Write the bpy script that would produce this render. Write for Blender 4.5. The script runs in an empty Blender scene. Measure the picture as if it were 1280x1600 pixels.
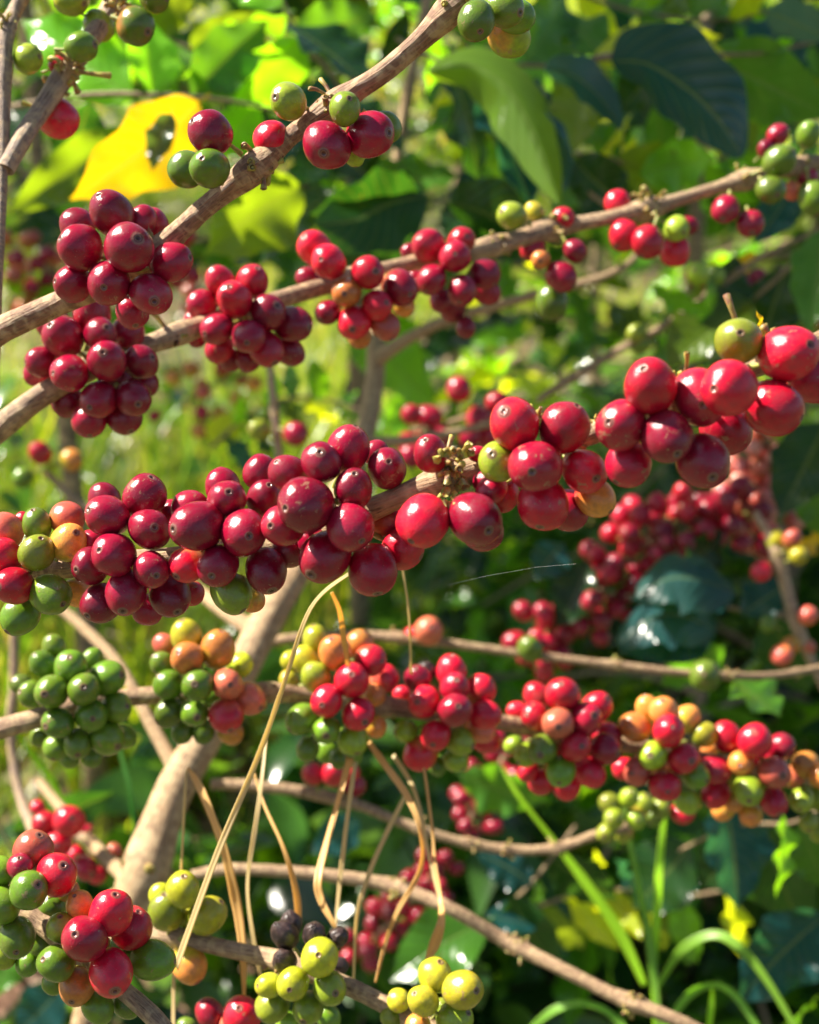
import bpy, bmesh, math, random
from mathutils import Vector, Matrix, noise
R = random.Random(7)
# ------------------------------------------------------------------ camera, sky, sun, exposure
scene = bpy.context.scene
COL = scene.collection
CAM = Vector((0, 0, 1.30)); PITCH = math.radians(18); F = 50/36*1600
fw = Vector((0, math.cos(PITCH), -math.sin(PITCH))); up = Vector((0, math.sin(PITCH), math.cos(PITCH))); rt = Vector((1, 0, 0))
def P(px, py, d):                       # a point of the place seen at (px, py) of the photograph, d metres deep
    return CAM + d*(fw + rt*((px-640)/F) - up*((py-800)/F))
cd = bpy.data.cameras.new('camera'); cam = bpy.data.objects.new('camera', cd); COL.objects.link(cam)
cam.location = CAM; cam.rotation_euler = (math.pi/2-PITCH, 0, 0)
cd.sensor_fit = 'VERTICAL'; cd.sensor_height = 36; cd.lens = 50; cd.clip_start = .02; cd.clip_end = 400
cd.dof.use_dof = True; cd.dof.focus_distance = .45; cd.dof.aperture_fstop = 10.0; cd.dof.aperture_blades = 7
scene.camera = cam
SUN = Vector((-.62, .16, .70)).normalized()
w = bpy.data.worlds.new('World'); scene.world = w; w.use_nodes = True
nt = w.node_tree; bg = nt.nodes['Background']
sky = nt.nodes.new('ShaderNodeTexSky'); sky.sky_type = 'NISHITA'; sky.sun_disc = False
sky.sun_elevation = math.asin(SUN.z); sky.sun_rotation = math.atan2(SUN.x, SUN.y)
nt.links.new(sky.outputs[0], bg.inputs[0]); bg.inputs[1].default_value = .05; sky.dust_density = 1.5; sky.ozone_density = .8
sd = bpy.data.lights.new('sun', 'SUN'); sd.energy = 5.0; sd.angle = math.radians(.6); sd.color = (1, .92, .79)
so = bpy.data.objects.new('sun', sd); COL.objects.link(so); so.rotation_euler = SUN.to_track_quat('Z', 'Y').to_euler()
vs = scene.view_settings; vs.view_transform = 'Standard'; vs.look = 'None'; vs.gamma = 1; vs.exposure = 1.62

# ------------------------------------------------------------------ materials
def mat(name):
    m = bpy.data.materials.new(name); m.use_nodes = True
    t = m.node_tree; t.nodes.clear()
    out = t.nodes.new('ShaderNodeOutputMaterial')
    return m, t, out
def N(t, typ, **k):
    n = t.nodes.new('ShaderNode'+typ)
    for a, b in k.items():
        if a in ('op',): n.operation = b
        elif hasattr(n, a): setattr(n, a, b)
    return n
def setin(n, **k):
    for a, b in k.items(): n.inputs[a.replace('_', ' ')].default_value = b
def math_(t, op, a, b=None, c=None, clamp=False):
    n = t.nodes.new('ShaderNodeMath'); n.operation = op; n.use_clamp = clamp
    for i, v in enumerate((a, b, c)):
        if v is None: continue
        if hasattr(v, 'links'): t.links.new(v, n.inputs[i])
        else: n.inputs[i].default_value = v
    return n.outputs[0]
def mix(t, f, a, b, blend='MIX'):
    n = t.nodes.new('ShaderNodeMix'); n.data_type = 'RGBA'; n.blend_type = blend
    for i, v in ((0, f), (6, a), (7, b)):
        if hasattr(v, 'links'): t.links.new(v, n.inputs[i])
        elif i == 0: n.inputs[0].default_value = v
        else: n.inputs[i].default_value = (*v, 1)
    return n.outputs[2]
def ramp(t, fac, stops, interp='LINEAR'):
    n = t.nodes.new('ShaderNodeValToRGB'); n.color_ramp.interpolation = interp
    e = n.color_ramp.elements
    while len(e) < len(stops): e.new(.5)
    for el, (p, c) in zip(e, stops):
        el.position = p; el.color = (*c, 1) if len(c) == 3 else c
    t.links.new(fac, n.inputs[0]); return n.outputs[0]
def noise_(t, vec, scale, detail=3, rough=.5, dist=0, w=None):
    n = t.nodes.new('ShaderNodeTexNoise')
    if w is not None:
        n.noise_dimensions = '4D'; t.links.new(w, n.inputs['W'])
    if vec is not None: t.links.new(vec, n.inputs['Vector'])
    setin(n, Scale=scale, Detail=detail, Roughness=rough, Distortion=dist)
    return n.outputs[0]
def prim(t, **k):
    n = t.nodes.new('ShaderNodeBsdfPrincipled')
    for a, b in k.items(): n.inputs[a.replace('_', ' ')].default_value = b
    return n
def g(v): return (v, v, v)

def cherry_material():
    m, t, out = mat('cherry_skin'); L = t.links
    oi = N(t, 'ObjectInfo'); tc = N(t, 'TexCoord'); ob = tc.outputs['Object']
    at = N(t, 'Attribute', attribute_type='OBJECT'); at.attribute_name = 'tint'
    rw = math_(t, 'MULTIPLY', oi.outputs['Random'], 57.0)
    sep = N(t, 'SeparateXYZ'); L.new(ob, sep.inputs[0])
    n1 = noise_(t, ob, 1.3, 3, .5, 0, rw)
    z = math_(t, 'MULTIPLY_ADD', sep.outputs[2], -.42, n1)
    f = ramp(t, z, ((.42, g(0)), (.95, g(1))))
    base = mix(t, f, oi.outputs['Color'], at.outputs['Color'])
    n2 = noise_(t, ob, 3.2, 4, .6, 0, rw)
    base = mix(t, ramp(t, n2, ((.3, g(0)), (.72, g(.7)))), base, (.45, .45, .5), 'MULTIPLY')
    base = mix(t, ramp(t, noise_(t, ob, 1.6, 5, .7, 0, rw), ((.45, g(0)), (.7, g(.09)))), base, (.50, .26, .26))
    # waxy bloom and pale lenticel specks
    sp = t.nodes.new('ShaderNodeTexVoronoi'); L.new(ob, sp.inputs['Vector']); sp.inputs['Scale'].default_value = 4.6
    dot = ramp(t, sp.outputs['Distance'], ((.035, g(.6)), (.06, g(0))))
    base = mix(t, dot, base, (.6, .42, .3))
    # brown scuffs
    n3 = noise_(t, ob, 2.1, 5, .72, .6, rw)
    sc = ramp(t, math_(t, 'MULTIPLY_ADD', math_(t, 'FRACT', math_(t, 'MULTIPLY', oi.outputs['Random'], 13.7)), .09, math_(t, 'SUBTRACT', n3, .03)), ((.64, g(0)), (.68, g(.7))))
    base = mix(t, sc, base, (.30, .18, .10))
    # calyx scar at the free end
    r2 = math_(t, 'SQRT', math_(t, 'ADD', math_(t, 'POWER', sep.outputs[0], 2), math_(t, 'POWER', sep.outputs[1], 2)))
    rr = math_(t, 'MULTIPLY', math_(t, 'MULTIPLY_ADD', noise_(t, ob, 9, 2), .06, r2), math_(t, 'MULTIPLY_ADD', oi.outputs['Random'], .55, .8))
    top = math_(t, 'GREATER_THAN', sep.outputs[2], 0)
    mk = math_(t, 'MULTIPLY', ramp(t, rr, ((.22, g(1)), (.29, g(0)))), top)
    scc = ramp(t, rr, ((.05, (.02, .01, .008)), (.095, (.07, .035, .025)), (.13, (.22, .13, .09)), (.16, (.09, .035, .03)), (.20, (.20, .11, .08)), (.26, (.22, .07, .05))))
    base = mix(t, math_(t, 'MULTIPLY', mk, .85), base, scc)
    p = prim(t, Roughness=.3, IOR=1.5)
    p.inputs['Subsurface Weight'].default_value = .10; p.inputs['Subsurface Radius'].default_value = (1, .3, .2); p.inputs['Subsurface Scale'].default_value = .003
    L.new(base, p.inputs['Base Color'])
    ro = ramp(t, n2, ((.3, g(.13)), (.7, g(.27))))
    L.new(ro, p.inputs['Roughness'])
    bp = N(t, 'Bump'); setin(bp, Strength=.25, Distance=.0006)
    h = math_(t, 'ADD', math_(t, 'MULTIPLY', n3, .5), noise_(t, ob, 14, 3))
    L.new(h, bp.inputs['Height']); L.new(bp.outputs[0], p.inputs['Normal'])
    L.new(p.outputs[0], out.inputs[0]); return m
def dried_material():
    m, t, out = mat('dried_cherry_skin'); L = t.links
    tc = N(t, 'TexCoord'); ob = tc.outputs['Object']
    n = noise_(t, ob, 2.2, 4, .5)
    c = ramp(t, n, ((.3, (.012, .008, .008)), (.55, (.04, .022, .02)), (.75, (.09, .06, .05))))
    p = prim(t, Roughness=.42); L.new(c, p.inputs['Base Color'])
    bp = N(t, 'Bump'); setin(bp, Strength=.5, Distance=.001); L.new(n, bp.inputs['Height']); L.new(bp.outputs[0], p.inputs['Normal'])
    L.new(p.outputs[0], out.inputs[0]); return m
def stalk_material(name, a, b):
    m, t, out = mat(name); L = t.links
    tc = N(t, 'TexCoord'); n = noise_(t, tc.outputs['Object'], 300 if name != 'cherry_stalk' else 4, 3)
    p = prim(t, Roughness=.5); L.new(ramp(t, n, ((.35, a), (.65, b))), p.inputs['Base Color'])
    p.inputs['Subsurface Weight'].default_value = .2; p.inputs['Subsurface Scale'].default_value = .002
    L.new(p.outputs[0], out.inputs[0]); return m
def bark_material():
    m, t, out = mat('branch_bark'); L = t.links
    oi = N(t, 'ObjectInfo'); uv = N(t, 'UVMap'); rw = math_(t, 'MULTIPLY', oi.outputs['Random'], 31.0)
    mp = N(t, 'Mapping'); L.new(uv.outputs[0], mp.inputs[0]); mp.inputs['Scale'].default_value = (9, 3.5, 1)
    st = noise_(t, mp.outputs[0], 3.0, 5, .65, .4, rw)              # long streaks
    mp2 = N(t, 'Mapping'); L.new(uv.outputs[0], mp2.inputs[0]); mp2.inputs['Scale'].default_value = (2, 9, 1)
    pa = noise_(t, mp2.outputs[0], 2.2, 4, .55, .5, rw)
    mp3 = N(t, 'Mapping'); L.new(uv.outputs[0], mp3.inputs[0]); mp3.inputs['Scale'].default_value = (4, 60, 1)
    fl = noise_(t, mp3.outputs[0], 3, 4, .6, 0, rw)
    mp4 = N(t, 'Mapping'); L.new(uv.outputs[0], mp4.inputs[0]); mp4.inputs['Scale'].default_value = (34, 7, 1)
    fine = noise_(t, mp4.outputs[0], 2.0, 4, .6, .3, rw)
    c = mix(t, ramp(t, st, ((.3, g(0)), (.62, g(1)))), (.17, .085, .04), oi.outputs['Color'])
    c = mix(t, ramp(t, fine, ((.35, g(.75)), (.55, g(0)))), c, (.10, .055, .03))
    c = mix(t, ramp(t, pa, ((.45, g(0)), (.62, g(.8)))), c, (.54, .38, .20))
    crack = ramp(t, st, ((.34, g(1)), (.40, g(0))))
    c = mix(t, math_(t, 'MULTIPLY', crack, ramp(t, fl, ((.42, g(0)), (.55, g(.9))))), c, (.02, .012, .008))
    sp = ramp(t, fl, ((.68, g(0)), (.72, g(.7))))
    c = mix(t, sp, c, (.09, .05, .03))
    p = prim(t, Roughness=.62); L.new(c, p.inputs['Base Color'])
    bp = N(t, 'Bump'); setin(bp, Strength=.7, Distance=.0012)
    h = math_(t, 'ADD', math_(t, 'ADD', st, math_(t, 'MULTIPLY', fine, .6)), math_(t, 'MULTIPLY', fl, .35)); L.new(h, bp.inputs['Height']); L.new(bp.outputs[0], p.inputs['Normal'])
    L.new(p.outputs[0], out.inputs[0]); return m
def leaf_material(name='leaf_blade', trans=.47, rough=.2):
    m, t, out = mat(name); L = t.links
    oi = N(t, 'ObjectInfo'); uv = N(t, 'UVMap'); rw = math_(t, 'MULTIPLY', oi.outputs['Random'], 31.0)
    sep = N(t, 'SeparateXYZ'); L.new(uv.outputs[0], sep.inputs[0])
    u, v = sep.outputs[0], sep.outputs[1]
    av = math_(t, 'ABSOLUTE', math_(t, 'SUBTRACT', v, .5))
    ph = math_(t, 'SUBTRACT', math_(t, 'MULTIPLY', u, 10.5), math_(t, 'MULTIPLY', av, 5.0))
    saw = math_(t, 'ABSOLUTE', math_(t, 'SUBTRACT', math_(t, 'FRACT', ph), .5))
    vein = ramp(t, saw, ((.0, g(1)), (.07, g(0))))
    mid = ramp(t, av, ((.012, g(1)), (.03, g(0))))
    vn = math_(t, 'MAXIMUM', math_(t, 'MULTIPLY', vein, .55), mid)
    tc = N(t, 'TexCoord')
    n1 = noise_(t, uv.outputs[0], 3.0, 4, .6, .3, rw)
    c = mix(t, ramp(t, n1, ((.3, g(0)), (.75, g(.6)))), oi.outputs['Color'], (.55, .6, .35), 'MULTIPLY')
    c = mix(t, math_(t, 'MULTIPLY', vn, .22), c, (.30, .40, .12))
    n2 = noise_(t, uv.outputs[0], 7.0, 3, .6, .2, rw)
    c = mix(t, ramp(t, n2, ((.70, g(0)), (.73, g(.8)))), c, (.14, .07, .02))
    tr = mix(t, 1.0, c, (4.2, 3.3, .8), 'MULTIPLY')
    tr = mix(t, math_(t, 'MULTIPLY', vn, .6), tr, (.45, .5, .2), 'MULTIPLY')
    p = prim(t, Roughness=rough); L.new(c, p.inputs['Base Color'])
    bp = N(t, 'Bump'); setin(bp, Strength=.35, Distance=.0015); bp.invert = True
    h = math_(t, 'ADD', math_(t, 'MULTIPLY', ramp(t, saw, ((.0, g(1)), (.5, g(0)))), .8), mid); L.new(h, bp.inputs['Height']); L.new(bp.outputs[0], p.inputs['Normal'])
    tb = N(t, 'BsdfTranslucent'); L.new(tr, tb.inputs[0])
    ms = N(t, 'MixShader'); ms.inputs[0].default_value = trans
    L.new(p.outputs[0], ms.inputs[1]); L.new(tb.outputs[0], ms.inputs[2]); L.new(ms.outputs[0], out.inputs[0]); return m
def blade_material(name, cols, trans, tmul, rough=.45, perobj=False):
    m, t, out = mat(name); L = t.links
    uv = N(t, 'UVMap'); oi = N(t, 'ObjectInfo')
    mp = N(t, 'Mapping'); L.new(uv.outputs[0], mp.inputs[0]); mp.inputs['Scale'].default_value = (1, 9, 1)
    n = noise_(t, mp.outputs[0], 1.7, 3, .6)
    geo = N(t, 'NewGeometry')
    c = ramp(t, geo.outputs['Random Per Island'], [(i/(len(cols)-1), k) for i, k in enumerate(cols)])
    if perobj: c = mix(t, 1.0, c, oi.outputs['Color'], 'MULTIPLY')
    c = mix(t, ramp(t, n, ((.35, g(0)), (.7, g(.5)))), c, (.45, .42, .35), 'MULTIPLY')
    p = prim(t, Roughness=rough); L.new(c, p.inputs['Base Color'])
    tb = N(t, 'BsdfTranslucent'); L.new(mix(t, 1.0, c, tmul, 'MULTIPLY'), tb.inputs[0])
    ms = N(t, 'MixShader'); ms.inputs[0].default_value = trans
    L.new(p.outputs[0], ms.inputs[1]); L.new(tb.outputs[0], ms.inputs[2]); L.new(ms.outputs[0], out.inputs[0]); return m
def soil_material():
    m, t, out = mat('soil'); L = t.links
    tc = N(t, 'TexCoord'); n = noise_(t, tc.outputs['Object'], 3, 8, .65); n2 = noise_(t, tc.outputs['Object'], 40, 4, .6)
    c = ramp(t, n, ((.3, (.035, .045, .015)), (.5, (.05, .075, .02)), (.7, (.13, .09, .05))))
    c = mix(t, ramp(t, n2, ((.4, g(0)), (.7, g(.6)))), c, (.20, .15, .09))
    p = prim(t, Roughness=.9); L.new(c, p.inputs['Base Color'])
    bp = N(t, 'Bump'); setin(bp, Strength=.8, Distance=.02); L.new(n2, bp.inputs['Height']); L.new(bp.outputs[0], p.inputs['Normal'])
    L.new(p.outputs[0], out.inputs[0]); return m
M_CH = cherry_material(); M_DRY = dried_material(); M_STALK = stalk_material('cherry_stalk', (.18, .22, .03), (.34, .33, .07))
M_SPUR = stalk_material('spent_stalk', (.40, .38, .07), (.20, .09, .045)); M_BARK = bark_material(); M_LEAF = leaf_material()
M_STRAW = blade_material('dry_blade', [(.84, .54, .16), (.82, .60, .26), (.80, .46, .10)], .5, (1.4, 1.3, 1.0), .4, True)
M_GRASS = blade_material('green_blade', [(.16, .36, .02), (.20, .40, .03), (.12, .3, .025)], .5, (3.0, 2.6, 1), .38, True)
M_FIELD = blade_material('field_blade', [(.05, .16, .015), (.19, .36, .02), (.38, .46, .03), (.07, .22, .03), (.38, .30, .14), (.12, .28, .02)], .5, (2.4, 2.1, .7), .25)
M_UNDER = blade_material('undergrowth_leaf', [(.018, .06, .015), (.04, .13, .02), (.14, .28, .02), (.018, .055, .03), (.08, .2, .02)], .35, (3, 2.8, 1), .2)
M_LITTER = blade_material('litter_leaf', [(.16, .08, .06), (.38, .24, .17), (.10, .06, .04), (.58, .42, .34)], .25, (1.3, 1, .8), .35)
M_SOIL = soil_material()
M_SILK = stalk_material('silk', (.35, .35, .33), (.5, .5, .5))

# ------------------------------------------------------------------ objects
def tag(o, label=None, cat=None, group=None, kind=None):
    for k, v in (('label', label), ('category', cat), ('group', group), ('kind', kind)):
        if v: o[k] = v
    return o
def empty(name, loc, label, cat, group=None):
    o = bpy.data.objects.new(name, None); o.empty_display_size = .01; COL.objects.link(o); o.location = loc
    return tag(o, label, cat, group)
def mesh(name, verts, faces, m, uvs=None, smooth=True):
    me = bpy.data.meshes.new(name); me.from_pydata([tuple(v) for v in verts], [], faces)
    if uvs is not None:
        ul = me.uv_layers.new(name='UVMap')
        flat = []
        for p in me.polygons:
            for vi in p.vertices: flat.extend(uvs[vi])
        ul.data.foreach_set('uv', flat)
    for x in (m if isinstance(m, (list, tuple)) else [m]): me.materials.append(x)
    if smooth: me.polygons.foreach_set('use_smooth', [True]*len(me.polygons))
    me.update(); return me
def link(name, me, parent=None, loc=None, color=None, mw=None):
    o = bpy.data.objects.new(name, me); COL.objects.link(o)
    if parent is not None: o.parent = parent
    if mw is not None:
        if parent is not None: mw = Matrix.Translation(-parent.location) @ mw
        o.matrix_basis = mw
    elif loc is not None: o.location = loc - (parent.location if parent is not None else Vector())
    if color: o.color = (*color, 1)
    return o
def spline(pts, n=8):
    """Catmull-Rom through tuples of any length"""
    q = [pts[0]] + list(pts) + [pts[-1]]; out = []
    for i in range(1, len(q)-2):
        for k in range(n):
            s = k/n
            out.append(tuple(.5*((2*b)+(-a+c)*s+(2*a-5*b+4*c-d)*s*s+(-a+3*b-3*c+d)*s**3) for a, b, c, d in zip(q[i-1], q[i], q[i+1], q[i+2])))
    out.append(tuple(pts[-1])); return out
def tube(path, origin, seed=0, sides=14, rough=.09, nodes=()):
    """path: (Vector, radius); returns verts, faces, uvs"""
    V, Fc, U = [], [], []; pts = [p for p, r in path]; n = len(pts); ref = Vector((.31, .2, 1)).normalized(); s = 0
    for i, (p, r) in enumerate(path):
        tg = (pts[min(i+1, n-1)]-pts[max(i-1, 0)]).normalized()
        a = tg.cross(ref).normalized(); b = tg.cross(a).normalized()
        if i: s += (pts[i]-pts[i-1]).length
        sw = 1
        for np_, amt, wd in nodes:
            dd = (p-np_).length
            sw += amt*math.exp(-(dd/(wd*r*2))**2)
        for k in range(sides+1):
            an = 2*math.pi*(k % sides)/sides
            nn = noise.noise(Vector((math.cos(an)*1.3+seed, math.sin(an)*1.3, s/r*.35)))
            n2 = noise.noise(Vector((math.cos(an)*3+seed, math.sin(an)*3, s/r*.9+9)))
            rr = r*sw*(1+rough*2*nn+rough*n2)
            V.append(p+a*(rr*math.cos(an))+b*(rr*math.sin(an))-origin); U.append((k/sides, s/(r*2*math.pi)*.35))
    w_ = sides+1
    for i in range(n-1):
        for k in range(sides):
            Fc.append((i*w_+k, i*w_+k+1, (i+1)*w_+k+1, (i+1)*w_+k))
    for e, rev in ((0, True), (n-1, False)):
        c = len(V); V.append(pts[e]-origin); U.append((.5, U[e*w_][1]))
        for k in range(sides):
            f = (e*w_+k, e*w_+k+1, c); Fc.append(f[::-1] if not rev else f)
    return V, Fc, U
def merge(parts):
    V, Fc, U = [], [], []
    for v, f, u in parts:
        o = len(V); V += v; U += u; Fc += [tuple(i+o for i in x) for x in f]
    return V, Fc, U

# ---- cherries: lathe with a ringed dimple at the free end and a short stalk at the other
def cherry_mesh(seed, dried=False):
    rg = random.Random(seed); S = 28; prof = []
    for r, z in ((0, .945), (.06, .94), (.095, .975), (.135, 1.0), (.175, .985), (.21, .975)): prof.append((r, z))
    for k in range(1, 16):
        a = math.radians(14+k*(167-14)/15); prof.append((math.sin(a), math.cos(a)))
    prof += [(.12, -.985), (.085, -1.0)]
    nb = len(prof)
    prof += [(.085, -1.12), (.1, -1.35), (.13, -1.6), (.13, -1.75)]
    V = []; Fc = []; mi = []
    el = rg.uniform(.98, 1.2); sx = rg.uniform(.89, .98); sy = rg.uniform(.98, 1.06)
    for i, (r, z) in enumerate(prof):
        for k in range(S):
            an = 2*math.pi*k/S; p = Vector((r*math.cos(an)*sx, r*math.sin(an)*sy, z*el))
            q = 1+.06*noise.noise(p*1.1+Vector((seed*3.1, 0, 0)))
            if dried and i < nb: q = 1-.04+.10*noise.noise(p*1.9+Vector((seed*3.1, 0, 0)))-.045*abs(math.sin(an*3.5+1.5*z))
            if i >= nb: p += Vector((.12, .05, 0))*((-1-z)*1.2)
            V.append(p*q)
    for i in range(len(prof)-1):
        for k in range(S):
            Fc.append((i*S+k, (i+1)*S+k, (i+1)*S+(k+1) % S, i*S+(k+1) % S)); mi.append(1 if i >= nb-1 else 0)
    me = mesh('cherry', V, Fc, [M_DRY if dried else M_CH, M_STALK]); me.polygons.foreach_set('material_index', mi)
    return me
CH = [cherry_mesh(i) for i in range(8)]; DRY = [cherry_mesh(20+i, True) for i in range(3)]
PAL = {'D': (.27, .002, .024), 'M': (.36, .004, .026), 'R': (.58, .006, .028), 'K': (.80, .30, .26), 'P': (.60, .12, .07), 'O': (.68, .24, .045),
       'G': (.12, .22, .012), 'L': (.27, .36, .02), 'Y': (.48, .45, .02), 'B': (.03, .02, .02)}
SECOND = {'K': 'P', 'D': 'M', 'M': 'R', 'R': 'R', 'P': 'O', 'O': 'Y', 'G': 'G', 'L': 'G', 'Y': 'L', 'B': 'B'}
def set_cherry(o, code, rg):
    a = PAL[code[0]]; b = PAL[code[1] if len(code) > 1 and code[1].isupper() else SECOND[code[0]]]
    j = rg.uniform(.78, 1.4); h = rg.uniform(.85, 1.15)
    o.color = (min(a[0]*j, 1), a[1]*j*h, a[2]*j, 1); o['tint'] = (b[0]*j, b[1]*j*h, b[2]*j)
def cherry(parent, pos, r, axis, code, rg):
    dried = code[0] == 'B'
    o = bpy.data.objects.new('cherry', rg.choice(DRY if dried else CH)); COL.objects.link(o); o.parent = parent
    q = axis.normalized().to_track_quat('Z', 'Y') @ Matrix.Rotation(rg.uniform(0, 6.28), 3, 'Z').to_quaternion()
    o.matrix_basis = Matrix.LocRotScale(pos-parent.location, q, Vector((r, r, r))*1.04); set_cherry(o, code, rg)
    if dried: o['label'] = 'shrivelled black dried cherry'
    return o
def spurs(parent, node, tg, rad, n, rg, size=1.0, toward=None):
    """pegs left where fruit fell, with little scale leaves, as one part of the branch"""
    parts = []
    for k in range(n):
        d = Vector((rg.gauss(0, 1), rg.gauss(0, 1), rg.gauss(0, 1))); d -= tg*d.dot(tg)*.6
        if toward is not None: d = d.normalized()+toward*rg.uniform(.2, 1.1)
        d.normalize(); b = node+tg*rg.uniform(-1, 1)*rad*1.1+d*rad*.6; ln = rad*rg.uniform(.6, 1.5)*size; rr = rad*rg.uniform(.17, .30)
        bend = Vector((rg.gauss(0, .3), rg.gauss(0, .3), rg.gauss(0, .3)))
        path = [(b, rr*1.1), (b+d*ln*.5, rr*.8), (b+(d+bend*.6)*ln*.85, rr*.95), (b+(d+bend)*ln, rr*1.3), (b+(d+bend)*ln*1.03, rr*.7)]
        parts.append(tube(path, parent.location, k*3.3, 7, .15))
    for k in range(n*2):                # crusty scales round the node
        d = Vector((rg.gauss(0, 1), rg.gauss(0, 1), rg.gauss(0, 1))); d -= tg*d.dot(tg); d.normalize()
        b = node+tg*rg.uniform(-1, 1)*rad*1.0+d*rad*.9; rr = rad*rg.uniform(.15, .3)
        parts.append(tube([(b-d*rr, rr), (b+d*rr*.7, rr*.9), (b+d*rr*1.4+tg*rr*.5, rr*.3)], parent.location, k*1.7, 6, .3))
    V, Fc, U = merge(parts)
    return link('spent_stalks', mesh('spent_stalks', V, Fc, M_SPUR, U), parent, parent.location)

def branch(name, label, cat, pts, clusters=(), col=(.36, .26, .17), seed=1, group=None, spur=(), tip=None, extra=()):
    """pts: (px, py, depth, width_px). clusters: (cx, cy, text of 'x y r CODE [b|f] [sx,sy]')"""
    rg = random.Random(seed); sp = spline(pts, 10)
    WK = .70 if name == 'coffee_tree' else .88
    path = [(P(a, b, d), w_*WK*d/F/2) for a, b, d, w_ in sp]
    root = empty(name, path[0][0], label, cat, group)
    nodes = []
    def nearest(x, y):
        i = min(range(len(sp)), key=lambda k: (sp[k][0]-x)**2+(sp[k][1]-y)**2); return i
    for c in clusters: i = nearest(c[0], c[1]); nodes.append((path[i][0], .22, 1.2))
    for s_ in spur: i = nearest(s_[0], s_[1]); nodes.append((path[i][0], .30, 1.1))
    st = [tube(path, root.location, seed*7.7, 18, .035, nodes)]
    for e in extra:
        st.append(tube([(P(a, b, d), w_*d/F/2) for a, b, d, w_ in spline(e, 8)], root.location, seed*3.1, 12, .04))
    V, Fc, U = merge(st); tn = 'trunk' if name == 'coffee_tree' else 'stem'
    if tn == 'trunk': U = [(a*2.3, b*2.3) for a, b in U]
    link(tn, mesh(tn, V, Fc, M_BARK, U), root, root.location, (col[0]*1.12, col[1]*.96, col[2]*.8))
    for c in clusters:
        cx, cy, txt = c[:3]; i = nearest(cx, cy); d0 = c[3] if len(c) > 3 else sp[i][2]; items = []
        for ln in txt.strip().split(';'):
            t = ln.split()
            if len(t) < 4: continue
            it = dict(x=float(t[0]), y=float(t[1]), r=float(t[2]), c=t[3], lay=0, s=None)
            for e in t[4:]:
                if e == 'b': it['lay'] = 1
                elif e == 'f': it['lay'] = -1
                elif ',' in e: it['s'] = tuple(float(v) for v in e.split(','))
            items.append(it)
        Rm = max(math.hypot(a['x']-cx, a['y']-cy)+a['r']*.3 for a in items)
        for a in items:
            rho = math.hypot(a['x']-cx, a['y']-cy); h = math.sqrt(max(0, Rm*Rm-rho*rho))
            a['z'] = -.62*h-a['r']*.3 if a['lay'] <= 0 else -.1*h+a['r']*.5
            if a['lay'] < 0: a['z'] -= a['r']*.8
            a['z'] += rg.uniform(-.1, .1)*a['r']
        for _ in range(80):
            for p_ in range(len(items)):
                for q_ in range(p_+1, len(items)):
                    a, b = items[p_], items[q_]; dd = math.hypot(a['x']-b['x'], a['y']-b['y']); s = (a['r']+b['r'])*.96
                    if dd < s:
                        need = math.sqrt(s*s-dd*dd); cur = b['z']-a['z']
                        if abs(cur) < need:
                            k = (need-abs(cur))/2*.6*(1 if cur >= 0 else -1); a['z'] -= k; b['z'] += k
        nd = P(sp[i][0], sp[i][1], d0)
        for a in items:
            d = d0+a['z']*d0/F; pos = P(a['x'], a['y'], d); r = a['r']*d/F
            if a['s']:
                u_, v_ = (a['s'][0]-a['x'])/a['r'], (a['s'][1]-a['y'])/a['r']; k = min(.97, math.hypot(u_, v_)); z_ = math.sqrt(1-k*k)
                ax = rt*u_-up*v_-fw*z_
            else:
                ax = (pos-nd).normalized()+Vector((rg.gauss(0, .18), rg.gauss(0, .18), rg.gauss(0, .18)))
            cherry(root, pos, r, ax, a['c'], rg)
    for s_ in spur:
        i = nearest(s_[0], s_[1]); p0 = path[i][0]; tg = (path[min(i+1, len(path)-1)][0]-path[max(i-1, 0)][0]).normalized()
        spurs(root, p0, tg, path[i][1]*1.15, s_[2], rg, s_[3] if len(s_) > 3 else 1.0, -fw*.6+up*.3)
    return root, path

# ---- leaves
def leaf_mesh(seed):
    rg = random.Random(seed); nu, nv = 26, 8; V, U, Fc = [], [], []
    sag = rg.uniform(.05, .32); fold = rg.uniform(.1, .4); ruf = rg.uniform(.03, .08); ph = rg.uniform(0, 6); k_ = rg.uniform(9, 14); side = rg.uniform(-.06, .06)
    for i in range(nu+1):
        t = i/nu
        hw = .5*(math.sin(math.pi*min(1, t**.88))**.85)*(1-.25*t) if 0 < t < 1 else 0
        if t > .86: hw = max(0, hw*(.55+.45*(1-t)/.14)) if t < 1 else 0
        hw = max(hw, .012); hw *= 1+.05*math.sin(t*k_*1.6+ph)
        for j in range(nv+1):
            v = j/nv*2-1
            y = v*hw; z = fold*abs(y)*(1-.3*t)-sag*t*t+ruf*math.sin(t*k_*1.5+ph+v)*v*v*2*hw*2+.009*math.sin(t*10.5*6.28-abs(v)*4)*abs(v)*hw*2
            V.append(Vector((t, y+side*math.sin(t*3.1), z))); U.append((t, .5+v*.5))
    w_ = nv+1
    for i in range(nu):
        for j in range(nv): Fc.append((i*w_+j, (i+1)*w_+j, (i+1)*w_+j+1, i*w_+j+1))
    pet = tube([(Vector((-.09, 0, .01)), .012), (Vector((-.04, 0, .0)), .010), (Vector((.02, 0, .0)), .009)], Vector(), seed, 6, .05)
    pet = (pet[0], pet[1], [(.5, .5)]*len(pet[2]))
    V, Fc, U = merge([(V, Fc, U), pet])
    return mesh('leaf', V, Fc, M_LEAF, U)
LF = [leaf_mesh(40+i) for i in range(9)]
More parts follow.
